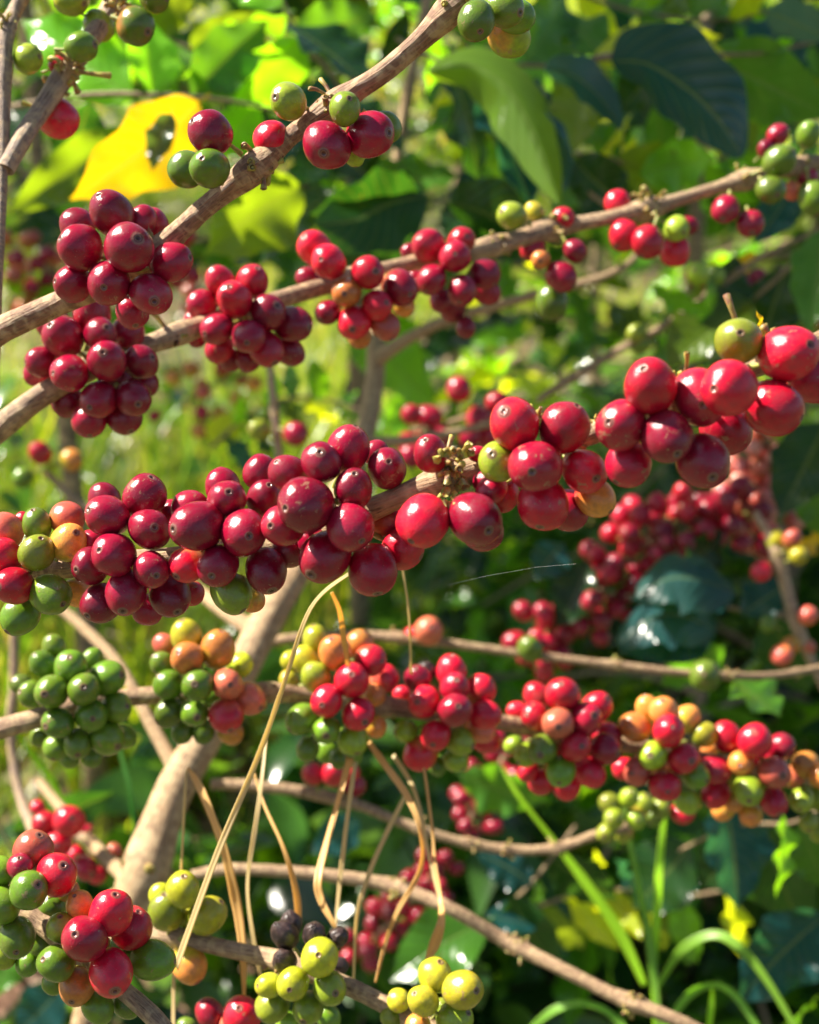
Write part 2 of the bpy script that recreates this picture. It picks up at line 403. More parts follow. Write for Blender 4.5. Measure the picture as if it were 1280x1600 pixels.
LC = {'bright': (.12, .32, .015), 'green': (.055, .17, .02), 'dark': (.014, .055, .012), 'teal': (.010, .062, .075), 'yellow': (.33, .26, .006), 'lime': (.36, .46, .02), 'olive': (.10, .17, .015)}  # teal has the sky's bluish reflection put into its base colour
GLOW = (-fw*.62-SUN*.8).normalized()
SKYW = (-fw+up*.75+rt*.25).normalized()
def leaf_at(parent, a, b, width, roll, col, rg, me=None, ref=None, label=None):
    """leaf from point a to point b; roll turns its face about that line, 0 = facing the camera"""
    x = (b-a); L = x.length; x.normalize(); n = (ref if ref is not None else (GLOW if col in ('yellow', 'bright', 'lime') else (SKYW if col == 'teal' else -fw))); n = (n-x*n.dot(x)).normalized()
    n = Matrix.Rotation(math.radians(roll), 3, x) @ n; y = n.cross(x)
    m = Matrix((x, y, n)).transposed().to_4x4(); m.translation = a
    c = LC[col] if isinstance(col, str) else col; j = rg.uniform(.8, 1.25)
    o = link('leaf', me or rg.choice(LF), parent, color=(c[0]*j, c[1]*j*rg.uniform(.92, 1.08), c[2]*j), mw=m @ Matrix.Diagonal((L, width, L*.8, 1)))
    if label: o['label'] = label
    return o
def leaf_path(parent, pts, wpx, roll, fold, col, seed, label=None):
    """a leaf whose midrib follows pts (px, py, depth); roll tilts the blade about its midrib"""
    sp = spline(pts, 9); q = [P(*a) for a in sp]; n = len(q); V, U, Fc = [], [], []; rg = random.Random(seed); nv = 8; o0 = q[0]
    for i in range(n):
        t = i/(n-1); tg = (q[min(i+1, n-1)]-q[max(i-1, 0)]).normalized(); vw = (q[i]-CAM).normalized()
        sd_ = Matrix.Rotation(math.radians(roll), 3, tg) @ tg.cross(vw).normalized(); nn = sd_.cross(tg).normalized()
        hw = max(.02, math.sin(math.pi*min(1, t**.85))**.8)*wpx/2*sp[i][2]/F/max(.4, math.cos(math.radians(roll)))*(1+.05*math.sin(t*21+seed))
        if t > .985: hw *= .3
        for j in range(nv+1):
            v = j/nv*2-1
            V.append(q[i]+sd_*hw*v+nn*(fold*hw*abs(v)+.06*hw*math.sin(t*17+seed+2*v)*v*v)-o0); U.append((t, .5+v*.5))
    for i in range(n-1):
        for j in range(nv): Fc.append((i*9+j, (i+1)*9+j, (i+1)*9+j+1, i*9+j+1))
    o = link('leaf', mesh('leaf', V, Fc, M_LEAF, U), parent, o0, LC[col] if isinstance(col, str) else col)
    if label: o['label'] = label
    return o
def shoot(label, twig, leaves, seed, col=(.25, .19, .1), cat='leafy branch', group='leafy coffee shoots behind the fruit branches', cherries=()):
    rg = random.Random(seed); path = [(P(a, b, d), w_*d/F/2) for a, b, d, w_ in spline(twig, 8)]
    root = empty('leafy_branch', path[0][0], label, cat, group)
    V, Fc, U = tube(path, root.location, seed, 10, .08); link('stem', mesh('stem', V, Fc, M_BARK, U), root, root.location, col)
    for l in leaves:
        x0, y0, d0, x1, y1, d1, wpx, roll, c = l[:9]
        a, b = P(x0, y0, d0), P(x1, y1, d1)
        if c == 'teal': roll *= .15
        leaf_at(root, a, b, wpx*(d0+d1)/2/F/max(.35, abs(math.cos(math.radians(roll)))), roll, c, rg, LF[l[9]] if len(l) > 9 else None, label=l[10] if len(l) > 10 else None)
        # petiole runs from the nearest twig point
    return root
def berry_run(label, pts, n, rpx, codes, seed, spread=1.6, col=(.25, .17, .1), group=None):
    """a branch crowded with small far cherries"""
    rg = random.Random(seed); sp = spline(pts, 10); path = [(P(a, b, d), w_*d/F/2) for a, b, d, w_ in sp]
    root = empty('coffee_branch', path[0][0], label, 'coffee branch', group)
    V, Fc, U = tube(path, root.location, seed, 10, .08); link('stem', mesh('stem', V, Fc, M_BARK, U), root, root.location, col)
    done = []; tries = 0; clumps = max(2, int(n/11))
    while len(done) < n and tries < 9000:
        tries += 1; c = (rg.randrange(clumps)+.5)/clumps; f = min(.999, max(0, rg.gauss(c, .22/clumps))); i = int(f*(len(path)-1)); p, sr = path[i]
        d = sp[i][2]; r = rpx*d/F*rg.uniform(.85, 1.12); v = Vector((rg.gauss(0, 1), rg.gauss(0, 1), rg.gauss(0, 1))).normalized()
        q = p+v*(sr+r*rg.uniform(.9, spread*2))
        if all((q-a).length > (r+b)*.93 for a, b in done):
            done.append((q, r)); cherry(root, q, r, q-p, rg.choice(codes), rg)
    return root

# ================================================================== the setting
def ground():
    nx, ny = 120, 120; V, Fc = [], []
    for j in range(ny+1):
        y = -4+ (j/ny)**2.2*124
        for i in range(nx+1):
            x = (i/nx*2-1)*(8+y*.9+4)
            z = .06*noise.noise(Vector((x*.5, y*.5, 0)))+.03*noise.noise(Vector((x*2, y*2, 3)))
            V.append((x, y, z))
    for j in range(ny):
        for i in range(nx):
            a = j*(nx+1)+i; Fc.append((a, a+1, a+nx+2, a+nx+1))
    tag(link('ground', mesh('ground', V, Fc, M_SOIL)), kind='structure')
ground()
def gz(x, y): return .06*noise.noise(Vector((x*.5, y*.5, 0)))+.03*noise.noise(Vector((x*2, y*2, 3)))
def blades(name, label, cat, n, m, yr, hr, wr, dens=None, lean=.5, seed=3, flat=False, xr=None):
    rg = random.Random(seed); V, U, Fc = [], [], []
    for _ in range(n):
        for _t in range(20):
            y = yr[0]+(yr[1]-yr[0])*rg.random()**1.5; x = rg.uniform(-1, 1)*(.36*y+.5)
            if xr: x = rg.uniform(*xr)
            if dens is None or rg.random() < dens(x, y): break
        h = rg.uniform(*hr)*(1+.35*noise.noise(Vector((x, y, 5)))); w_ = rg.uniform(*wr); a = rg.uniform(0, 6.28); d = Vector((math.cos(a), math.sin(a), 0)); s = Vector((-d.y, d.x, 0))
        ln = rg.uniform(.15, 1)*lean; b = Vector((x, y, gz(x, y)-.01)); o = len(V); K = 4
        for k in range(K+1):
            t = k/K
            if flat: p = b+d*h*t+Vector((0, 0, .02+rg.uniform(0, .03)+.3*h*math.sin(t*3)*rg.uniform(.1, 1))); ww = w_*math.sin(math.pi*(.08+.88*t))
            else: p = b+d*(h*ln*t*t)+Vector((0, 0, h*(t-.35*ln*t*t))); ww = w_*(1-t**2.2)*(.6+.8*t*(1-t))
            V += [p-s*ww/2, p+s*ww/2]; U += [(0, t), (1, t)]
        for k in range(K): Fc.append((o+2*k, o+2*k+1, o+2*k+3, o+2*k+2))
    return tag(link(name, mesh(name, V, Fc, m, U)), label, cat, kind='stuff')
def broadleaves(name, label, cat, n, m, place, size, seed):
    rg = random.Random(seed); V, U, Fc = [], [], []
    for _ in range(n):
        b = place(rg); L = rg.uniform(*size); W = L*rg.uniform(.36, .52)
        x = Vector((rg.gauss(0, 1), rg.gauss(0, 1), rg.gauss(0, .45)-.2)).normalized(); n_ = Vector((rg.gauss(0, .5), rg.gauss(0, .5), 1)); n_ = (n_-x*n_.dot(x)).normalized(); y = n_.cross(x)
        o = len(V); K = 6; sg = rg.uniform(.0, .35)
        for k in range(K+1):
            t = k/K; hw = W/2*math.sin(math.pi*min(.97, max(.04, t**.9))); c = b+x*L*t-n_*L*sg*t*t
            V += [c-y*hw+n_*hw*.35, c, c+y*hw+n_*hw*.35]; U += [(0, t), (.5, t), (1, t)]
        for k in range(K):
            for s in (0, 1): Fc.append((o+3*k+s, o+3*k+3+s, o+3*k+4+s, o+3*k+1+s))
    return tag(link(name, mesh(name, V, Fc, m, U)), label, cat, kind='stuff')
def added_shade_tree(label, x, y, zc, rad, n, seed):  # unseen tree added above the view to block sun and dapple the scene
    rg = random.Random(seed); base = Vector((x, y, -.05)); root = empty('added_shade_tree', base, label, 'added shade tree', 'unseen trees added to shade and dapple the coffee')
    V, Fc, U = tube([(base, .07), (Vector((x+.05, y, zc*.5)), .055), (Vector((x, y, zc)), .03), (Vector((x, y, zc+rad*.6)), .012)], base, seed, 12, .08)
    link('trunk', mesh('trunk', V, Fc, M_BARK, U), root, base, TR)
    cl = [Vector((x, y, zc))+Vector((rg.gauss(0, 1), rg.gauss(0, 1), rg.gauss(0, .6)))*rad*.42 for _ in range(int(16+rad*16))]
    def pl(rg): return rg.choice(cl)+Vector((rg.gauss(0, 1), rg.gauss(0, 1), rg.gauss(0, .7)))*rad*.125
    o = broadleaves('crown', None, None, n, M_UNDER, pl, (.09, .17), seed+1); o.parent = root; o.location = -base
    del o['kind']
TR = (.50, .38, .22)
def d_grass(x, y):
    v = noise.noise(Vector((x*1.3, y*.9, 1)))
    return min(1, max(.03, .30+v*2.6-(.35 if x > .25*y-.2 and y < 4 else 0)))
blades('meadow_grass', 'sunlit green grass growing between the coffee shrubs', 'grass', 48000, M_FIELD, (1.8, 14), (.10, .32), (.004, .010), d_grass, .7, 3)
def d_clump(x, y): return max(.03, min(1, 3*(noise.noise(Vector((x*3.2, y*3.2, 4)))-.02)))
added_shade_tree('patchy unseen tree added to throw dapples on the coffee shrubs behind', -1.0, 2.7, 3.1, .85, 1500, 73)
blades('tall_grass', 'taller clumps of sunlit grass on the left behind the trunk', 'tall grass', 3600, M_FIELD, (2.15, 4.6), (.28, .62), (.008, .016), d_clump, .75, 14, False, (-1.9, .05))
blades('leaf_litter', 'dry brown and pinkish fallen leaves lying under the shrubs', 'leaf litter', 12000, M_LITTER, (1.2, 10), (.05, .11), (.02, .045), None, 0, 5, True)
def pl_under(rg):
    while True:
        y = 1.5+rg.random()**1.3*3.2; x = rg.uniform(-1, 1)*(.34*y+.25)
        if x < .12*y-.35 and y > 2.1 and rg.random() < .55+1.6*noise.noise(Vector((x*2.1, y*1.4, 21))): continue
        if noise.noise(Vector((x*1.6, y*1.2, 8)))+(.25 if x > -.1 else -.2) > rg.uniform(-.25, .2): break
    return Vector((x, y, gz(x, y)+rg.random()**1.6*.5))
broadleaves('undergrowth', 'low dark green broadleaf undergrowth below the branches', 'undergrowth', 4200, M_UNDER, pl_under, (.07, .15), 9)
def pl_far(rg):
    y = 9+rg.random()*14; x = rg.uniform(-1, 1)*(.55*y+1); h = 3.4+.8*noise.noise(Vector((x*.5, y*.4, 2)))
    return Vector((x, y, rg.random()**.8*h))
broadleaves('plantation_foliage', 'far mass of sunlit coffee foliage closing the view', 'foliage', 26000, M_FIELD, pl_far, (.12, .26), 11)
added_shade_tree('leafy unseen tree added to shade the right and bottom of the scene', -2.0, 2.85, 3.0, 1.2, 1500, 71)
added_shade_tree('smaller unseen tree added to dapple the upper middle leaves', -1.02, 1.5, 3.0, .36, 600, 72)

# ---- coffee shrubs behind
def shrub(label, x, y, H, nb, blen, seed, cols, z0=.55, lw=(.12, .185), lean=(0, 0)):
    rg = random.Random(seed); base = Vector((x, y, gz(x, y)-.03)); root = empty('coffee_shrub', base, label, 'coffee shrub', 'coffee shrubs growing behind the picked branches')
    tr = [(base+Vector((lean[0]*t*t+.04*noise.noise(Vector((seed, t*2, 0))), lean[1]*t*t+.04*noise.noise(Vector((seed, 5, t*2))), H*t)), .022*(1-.72*t)) for t in [k/14 for k in range(15)]]
    V, Fc, U = tube(tr, base, seed, 10, .1); link('trunk', mesh('trunk', V, Fc, M_BARK, U), root, base, (.25, .19, .13))
    cnt = 0
    for k in range(nb):
        t = z0+(1-z0)*(k+.5)/nb; i = int(t*14); p0 = tr[i][0]; a = k*2.4+rg.uniform(-.4, .4); bl = blen*(1.15-.55*t)*rg.uniform(.75, 1.2)
        d = Vector((math.cos(a), math.sin(a), rg.uniform(.15, .5))); pts = []
        for q in range(9):
            s = q/8; pts.append((p0+d*bl*s-Vector((0, 0, .45*bl*s*s)), .006*(1-.6*s)))
        V, Fc, U = tube(pts, base, seed+k, 7, .08); link('branch', mesh('branch', V, Fc, M_BARK, U), root, base, (.22, .18, .09))
        for q in range(2, 9):
            if cnt >= 98 or (q < 4 and rg.random() < .5): continue
            p = pts[q][0]; tg = (pts[q][0]-pts[q-1][0]).normalized(); sd_ = tg.cross(Vector((0, 0, 1))).normalized()
            for s in (-1, 1):
                if rg.random() < .14: continue
                L = rg.uniform(*lw); dr = (sd_*s+tg*rg.uniform(.3, .9)+Vector((0, 0, rg.uniform(-.75, .15)))).normalized()
                leaf_at(root, p+dr*.012, p+dr*L, L*rg.uniform(.4, .5), rg.uniform(-25, 25), rg.choice(cols), rg, ref=Vector((rg.gauss(0, .5), rg.gauss(0, .5), 1))); cnt += 1
    return root
G1 = ['green', 'green', 'bright', 'dark', 'bright', 'olive']; G2 = ['dark', 'teal', 'dark', 'green', 'green']; G3 = ['bright', 'lime', 'bright', 'green']
SH = [
 ('bushy coffee shrub at the upper left behind the yellow leaf', -.50, 2.0, 1.80, 12, .58, 101, G1, .62),
 ('coffee shrub behind the top of the forked brown stem', -.08, 2.15, 1.80, 12, .60, 102, G1, .56),
 ('dark leaved coffee shrub at the upper right, behind the blue-green leaf', .42, 2.1, 1.72, 12, .60, 103, G2, .50),
 ('tall coffee shrub cut by the top right corner', .88, 2.5, 1.85, 12, .68, 104, G1, .38),
 ('pale sunny coffee shrub far behind the top centre', .12, 3.6, 1.95, 12, .75, 105, G3, .52),
 ('sunny coffee shrub far behind the top left branches', -.95, 4.0, 2.1, 12, .75, 106, G3, .66),
 ('sunny coffee shrub far behind the upper right leaves', 1.25, 3.9, 1.9, 12, .8, 107, G3, .40),
 ('low dark coffee shrub on the right behind the crimson cherry arc', .62, 2.2, 1.05, 12, .55, 108, G2, .25),
 ('small dark coffee shrub at the lower right behind the tall grass', .40, 1.75, .55, 10, .42, 109, G1, .2),
 ('small coffee shrub low in the centre behind the hanging dry grass', .02, 1.85, .52, 10, .40, 110, G1, .2),
 ('yellow-green coffee shrub behind the middle right, above the crimson arc', .47, 3.5, 1.0, 12, .7, 111, ['lime', 'lime', 'bright'], .3),
]
for s in SH: shrub(*s)

# ================================================================== leafy shoots with placed leaves
shoot('leafy branch at the top left carrying the big glowing yellow leaf', [(-20, 175, .95, 9), (120, 150, .95, 9), (240, 148, .95, 8), (360, 158, .98, 6), (440, 176, 1.0, 5)],
  [(312, 160, .93, 126, 318, .90, 150, 12, 'yellow', 1, 'large glowing yellow leaf with a torn hole'), (268, 178, .89, 236, 262, .88, 50, 0, (.04, .09, .045)), (210, 155, .95, 20, 20, .98, 130, 20, 'bright'), (210, 200, .99, 8, 340, .98, 85, -20, 'olive'),
   (90, 150, 1.0, 210, -40, 1.02, 110, 30, 'bright'), (240, 148, .97, 236, 20, .98, 90, -20, 'bright'), (300, 152, 1.0, 420, 30, 1.02, 100, 15, 'green'), (360, 158, 1.0, 262, 40, 1.04, 100, 25, 'bright'), (400, 165, 1.0, 330, 260, 1.04, 90, 20, 'bright'),
   (60, 160, 1.0, -10, 250, 1.02, 80, 35, 'dark'), (140, 160, 1.02, 110, 290, 1.05, 80, -30, 'dark')], 201)
shoot('leafy branch at the top centre with a broad dark leaf over it', [(430, -20, 1.02, 9), (470, 60, 1.02, 8), (520, 120, 1.02, 7), (560, 200, 1.05, 6)],
  [(440, 10, 1.0, 350, -60, 1.02, 90, 20, 'bright'), (455, 40, .98, 575, 125, .96, 105, -55, 'dark', 3), (470, 60, 1.02, 370, 190, 1.03, 110, 15, 'bright'), (520, 120, 1.03, 440, 240, 1.0, 90, 40, 'teal'), (460, 50, 1.05, 600, 20, 1.08, 90, 20, 'green'), (450, 20, 1.05, 330, 70, 1.08, 90, -20, 'bright'), (540, 160, 1.06, 640, 230, 1.06, 70, -60, 'dark')], 202)
shoot('leafy branch behind the middle with wide shaded dark green leaves', [(650, 270, 1.10, 8), (600, 290, 1.08, 8), (540, 300, 1.05, 7), (470, 290, 1.03, 6)],
  [(660, 330, 1.0, 492, 350, .97, 150, -48, 'dark', 0), (690, 330, 1.02, 830, 385, 1.0, 110, -50, 'dark', 2), (470, 290, 1.0, 330, 400, .98, 130, -30, 'olive', 4), (520, 300, 1.02, 400, 400, 1.04, 110, 35, 'dark', 5), (570, 295, 1.05, 720, 270, 1.06, 80, -30, 'green'), (600, 292, 1.07, 500, 210, 1.09, 80, 30, 'dark')], 203)
shoot('leafy branch at the upper centre right with the long drooping curled leaf', [(620, 60, 1.05, 7), (690, 95, 1.0, 7), (780, 100, 1.0, 7), (880, 105, 1.02, 6)],
  [(740, 110, 1.0, 850, 320, .97, 110, -60, 'teal'), (700, 100, 1.03, 780, 270, 1.06, 120, -50, 'dark'), (720, 215, 1.08, 790, 285, 1.08, 60, 15, 'bright'), (820, 100, 1.05, 900, -20, 1.1, 100, 25, 'green'), (780, 100, 1.07, 860, 30, 1.1, 90, 30, 'bright')], 204)
shoot('brown twig at the upper right holding the big dark blue-green leaf', [(860, 120, .98, 10), (930, 92, .98, 12), (1040, 84, .98, 8), (1180, 84, 1.0, 6), (1290, 60, 1.02, 5)],
  [(950, 88, 1.0, 1140, 60, 1.02, 70, -20, 'lime'), (1040, 84, 1.02, 960, 180, 1.04, 80, 20, 'dark'), (1100, 84, 1.02, 1290, 190, 1.0, 120, 35, 'green'), (1160, 84, 1.02, 1290, 10, 1.02, 80, -62, 'teal'), (1060, 84, 1.05, 1180, 240, 1.08, 120, 30, 'olive'), (930, 92, 1.05, 880, 240, 1.04, 100, 30, 'olive'), (940, 90, 1.08, 870, 10, 1.1, 90, 20, 'green'), (1200, 90, 1.08, 1150, 270, 1.1, 90, 25, 'bright')], 205)
shoot('leafy twig on the upper right below the blue-green leaf', [(1010, 270, 1.12, 6), (960, 250, 1.1, 7), (900, 240, 1.1, 6)],
  [(900, 250, 1.05, 995, 335, 1.02, 90, 35, 'dark'), (930, 245, 1.1, 860, 330, 1.1, 80, 25, 'green'), (960, 250, 1.1, 1080, 290, 1.12, 90, 30, 'olive'), (1000, 270, 1.1, 1130, 250, 1.12, 90, -20, 'bright'), (930, 250, 1.1, 990, 180, 1.12, 60, 20, 'lime'), (960, 252, 1.12, 900, 180, 1.12, 60, 20, 'green')], 206)
shoot('leafy twig at the right edge above the front cherries', [(1290, 350, 1.0, 7), (1230, 420, 1.0, 7), (1160, 480, 1.02, 6), (1090, 520, 1.05, 5)],
  [(1285, 360, .95, 1262, 520, .93, 80, 30, 'green'), (1170, 470, 1.0, 1040, 560, .98, 130, 32, 'olive', 0), (1020, 448, .96, 1112, 495, .95, 44, 20, 'bright'), (1150, 400, 1.0, 1110, 560, 1.0, 90, -30, 'dark'), (1230, 420, 1.03, 1180, 560, 1.03, 100, 30, 'dark'), (1240, 290, 1.0, 1180, 380, 1.0, 70, -60, 'teal'), (1180, 400, 1.02, 1130, 425, 1.0, 36, 10, 'yellow')], 207)
shoot('leafy twig on the right with grey-green leaves under the crimson arc', [(1300, 960, 1.1, 7), (1200, 960, 1.08, 7), (1090, 940, 1.05, 6), (980, 930, 1.02, 5)],
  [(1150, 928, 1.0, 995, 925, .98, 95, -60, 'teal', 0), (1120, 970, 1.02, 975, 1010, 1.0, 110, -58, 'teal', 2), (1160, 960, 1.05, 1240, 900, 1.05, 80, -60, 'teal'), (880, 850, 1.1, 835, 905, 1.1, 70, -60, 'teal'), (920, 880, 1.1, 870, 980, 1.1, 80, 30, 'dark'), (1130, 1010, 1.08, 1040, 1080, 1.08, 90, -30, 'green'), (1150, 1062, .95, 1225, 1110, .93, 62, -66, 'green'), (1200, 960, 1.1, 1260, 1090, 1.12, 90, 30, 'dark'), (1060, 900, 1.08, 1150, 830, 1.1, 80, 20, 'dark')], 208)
shoot('leafy twig at the right edge with a broad dark leaf beside the salmon cluster', [(1300, 640, 1.08, 7), (1260, 700, 1.08, 7), (1230, 800, 1.1, 5)],
  [(1290, 660, 1.05, 1215, 800, 1.03, 110, 28, 'dark', 1), (1290, 840, 1.02, 1225, 862, 1.0, 34, 20, 'yellow'), (1270, 690, 1.1, 1190, 640, 1.1, 60, 20, 'bright'), (1270, 720, 1.08, 1300, 860, 1.08, 90, 20, 'green')], 209)
shoot('leafy shoot at the lower right with one bright green serrated leaf', [(1300, 1250, .98, 6), (1240, 1285, .98, 6), (1150, 1290, 1.0, 6), (1060, 1330, 1.05, 5)],
  [(1222, 1270, .92, 1226, 1402, .90, 60, 12, 'bright', 7), (1130, 1240, 1.0, 1165, 1420, .98, 140, -40, 'teal', 0), (1180, 1280, 1.02, 1090, 1390, 1.04, 110, 30, 'dark'), (1250, 1290, 1.0, 1290, 1400, 1.0, 80, 25, 'green'), (1080, 1320, 1.08, 980, 1420, 1.1, 110, 35, 'dark'), (1290, 1430, 1.0, 1160, 1570, .98, 130, -64, 'teal', 4), (1200, 1290, 1.05, 1260, 1480, 1.08, 110, 30, 'dark'), (1225, 1600, .98, 1290, 1560, .96, 60, 15, 'bright')], 210)
shoot('leafy shoot low in the centre among the hanging dry blades', [(900, 1290, 1.12, 6), (830, 1380, 1.12, 6), (760, 1440, 1.12, 5), (660, 1490, 1.12, 5)],
  [(760, 1440, 1.08, 610, 1530, 1.06, 110, 25, 'green', 5), (830, 1380, 1.1, 750, 1330, 1.1, 80, -60, 'teal'), (800, 1400, 1.1, 870, 1520, 1.1, 100, 25, 'dark'), (700, 1470, 1.1, 740, 1590, 1.1, 100, 30, 'dark'), (860, 1340, 1.12, 960, 1420, 1.12, 90, 30, 'dark'), (720, 1210, 1.12, 850, 1260, 1.1, 90, 20, 'green'), (760, 1430, 1.1, 850, 1440, 1.1, 60, -64, 'teal'), (560, 1280, 1.12, 490, 1330, 1.1, 70, -60, 'teal')], 211)
shoot('leafy shoot low on the left behind the green cherries', [(-20, 1260, 1.15, 6), (60, 1400, 1.15, 6), (130, 1540, 1.15, 5)],
  [(20, 1300, 1.12, 180, 1250, 1.12, 90, 25, 'dark'), (60, 1400, 1.12, 200, 1480, 1.12, 90, 25, 'green'), (120, 1520, 1.12, 260, 1570, 1.12, 90, 25, 'dark'), (60, 1420, 1.12, -20, 1560, 1.1, 90, 20, 'green'), (100, 1540, 1.15, 20, 1620, 1.15, 90, -62, 'teal')], 212)

def spray(label, twig, n, seed, cols, size=(80, 125)):
    rg = random.Random(seed); sp = spline(twig, 8); lv = []
    for k in range(n):
        x, y, d, _ = sp[int((k+.5)/n*(len(sp)-1))]; sd_ = 1 if k % 2 else -1; a = math.atan2(twig[-1][1]-twig[0][1], twig[-1][0]-twig[0][0])+sd_*rg.uniform(.6, 1.5); L = rg.uniform(*size)
        lv.append((x, y, d, x+math.cos(a)*L, y+math.sin(a)*L+25, d+rg.uniform(-.05, .05), L*rg.uniform(.4, .52), rg.uniform(-55, 55), rg.choice(cols)))
    return shoot(label, twig, lv, seed)
CM = ['bright', 'bright', 'lime', 'dark', 'green', 'teal', 'olive']
spray('small leaved shoot along the top edge, left of the brown branch', [(130, -20, 1.18, 6), (260, 60, 1.18, 6), (420, 110, 1.2, 6), (540, 60, 1.2, 5)], 15, 221, CM)
spray('small leaved shoot behind the long drooping leaf', [(620, 10, 1.2, 6), (720, 60, 1.2, 6), (820, 180, 1.2, 6), (900, 300, 1.2, 5)], 15, 222, CM)
spray('small leaved shoot in the top right corner above the blue-green leaf', [(880, -20, 1.15, 6), (1000, 20, 1.15, 6), (1140, 30, 1.15, 6), (1290, -10, 1.15, 5)], 15, 223, CM)
spray('small leaved shoot under the blue-green leaf toward the right edge', [(900, 330, 1.2, 6), (1010, 260, 1.2, 6), (1120, 250, 1.2, 6), (1290, 170, 1.2, 5)], 15, 224, CM)
spray('small leaved shoot low on the right behind the tall grass blades', [(830, 1420, 1.2, 6), (940, 1390, 1.2, 6), (1080, 1400, 1.2, 6), (1290, 1350, 1.2, 5)], 15, 225, CM, (60, 100))
spray('small leaved shoot behind the pale grey upright twig', [(330, 700, 1.35, 5), (400, 640, 1.35, 5), (480, 620, 1.35, 5), (560, 640, 1.35, 4)], 11, 226, CM, (50, 85))
def by(label): return [o for o in COL.objects if o.get('label', '').startswith(label)][0]
t1 = by('leafy branch at the upper centre right'); t2 = by('brown twig at the upper right'); t3 = by('leafy twig on the right with grey-green'); t4 = by('leafy branch behind the middle')  # bluish leaf colours below have sky reflection mixed into them
leaf_path(t1, [(668, 112, .96), (735, 102, .95), (790, 135, .94), (825, 190, .93), (850, 250, .92), (874, 318, .91)], 92, -12, .75, (.11, .21, .02), 3, 'long drooping folded leaf with a yellow-green upper side')
leaf_path(t1, [(815, 175, .955), (840, 205, .95), (868, 245, .945), (880, 300, .94)], 62, 28, .2, (.012, .06, .10), 4, 'grey-blue leaf side with shade put into its colour')  # blue-grey shade of the drooping leaf, painted as a separate darker blade
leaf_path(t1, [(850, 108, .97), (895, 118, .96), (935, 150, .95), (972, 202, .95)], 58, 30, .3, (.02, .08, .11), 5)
leaf_path(t2, [(955, 96, .95), (1010, 100, .94), (1075, 140, .93), (1125, 190, .92), (1160, 245, .91)], 128, 34, .28, (.008, .05, .085), 6, 'big dark blue-green leaf, sky reflection put into its colour')  # blue of the reflected sky is painted into this base colour
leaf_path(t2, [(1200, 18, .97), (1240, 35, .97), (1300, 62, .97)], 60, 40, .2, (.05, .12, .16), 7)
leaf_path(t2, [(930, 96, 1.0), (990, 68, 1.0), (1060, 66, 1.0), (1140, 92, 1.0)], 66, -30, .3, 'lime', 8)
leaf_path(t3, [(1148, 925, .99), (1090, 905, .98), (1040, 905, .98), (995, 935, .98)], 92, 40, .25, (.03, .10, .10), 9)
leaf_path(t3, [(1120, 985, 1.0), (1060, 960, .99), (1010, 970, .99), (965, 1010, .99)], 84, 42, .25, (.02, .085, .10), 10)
leaf_path(t4, [(668, 305, .98), (610, 318, .97), (550, 345, .96), (492, 350, .95)], 118, 25, .3, 'dark', 11)
leaf_path(t4, [(700, 318, 1.0), (750, 330, .99), (800, 360, .99), (830, 405, .98)], 96, 28, .3, 'dark', 12)

# ================================================================== trunk and bare branches behind
TR = (.50, .38, .22)
branch('coffee_tree', 'thick forked tan trunk leaning from lower left up behind the front cherries', 'coffee tree',
  [(120, 1660, .76, 58), (152, 1530, .77, 66), (218, 1385, .78, 84), (270, 1240, .80, 84), (345, 1110, .82, 76), (425, 955, .86, 74), (500, 830, .92, 62), (565, 690, 1.0, 48), (585, 600, 1.04, 44), (588, 530, 1.06, 40), (597, 430, 1.08, 26), (616, 280, 1.10, 22), (640, 130, 1.10, 24), (675, -30, 1.10, 26)],
  (), TR, 31, spur=((640, 150, 3), (225, 1370, 2)),
  extra=([(590, 560, 1.04, 26), (640, 528, 1.03, 20), (700, 500, 1.02, 18), (830, 462, 1.0, 15), (960, 425, 1.0, 12), (1000, 372, 1.0, 9), (920, 300, 1.0, 6)],
         [(575, 690, 1.0, 20), (640, 688, 1.0, 16), (760, 664, 1.02, 10), (860, 640, 1.02, 8)],
         [(282, 1215, .80, 26), (235, 1130, .82, 20), (190, 1045, .84, 18), (140, 990, .86, 17), (80, 940, .88, 14), (20, 905, .9, 12)],
         [(215, 1385, .78, 30), (165, 1340, .82, 22), (110, 1280, .88, 18), (60, 1220, .93, 14)],
         [(395, 985, .86, 30), (345, 950, .88, 24), (300, 915, .92, 18)]))
branch('coffee_branch', 'brown twig crossing the upper right background with one green cherry', 'coffee branch',
  [(840, 628, 1.0, 9), (856, 614, 1.0, 12), (912, 580, 1.0, 16), (980, 539, 1.0, 13), (1032, 512, 1.0, 11), (1111, 456, 1.0, 12), (1175, 411, 1.0, 10), (1235, 380, 1.0, 8), (1300, 350, 1.0, 7)],
  ((1100, 440, '1092 428 18 L;1118 432 15 L b;1001 536 16 G b;995 520 14 L b'),), (.27, .2, .13), 32, spur=((900, 585, 4), (1032, 512, 2), (1150, 425, 3)))
branch('coffee_branch', 'thin tan branch behind, running right from the trunk just above the lower clusters', 'coffee branch',
  [(400, 1012, .88, 18), (440, 1000, .88, 18), (530, 993, .88, 18), (620, 996, .88, 17), (720, 1008, .88, 16), (820, 1022, .88, 15), (950, 1038, .88, 15), (1080, 1052, .88, 14), (1200, 1056, .9, 13), (1300, 1040, .92, 12)],
  ((670, 990, '670 986 22 P;645 992 13 R b'), (830, 1020, '828 1014 19 G'), (1100, 1055, '1102 1056 24 G')), (.33, .24, .16), 33, spur=((960, 1035, 7), (1140, 1056, 5), (1250, 1050, 5), (620, 996, 2)))
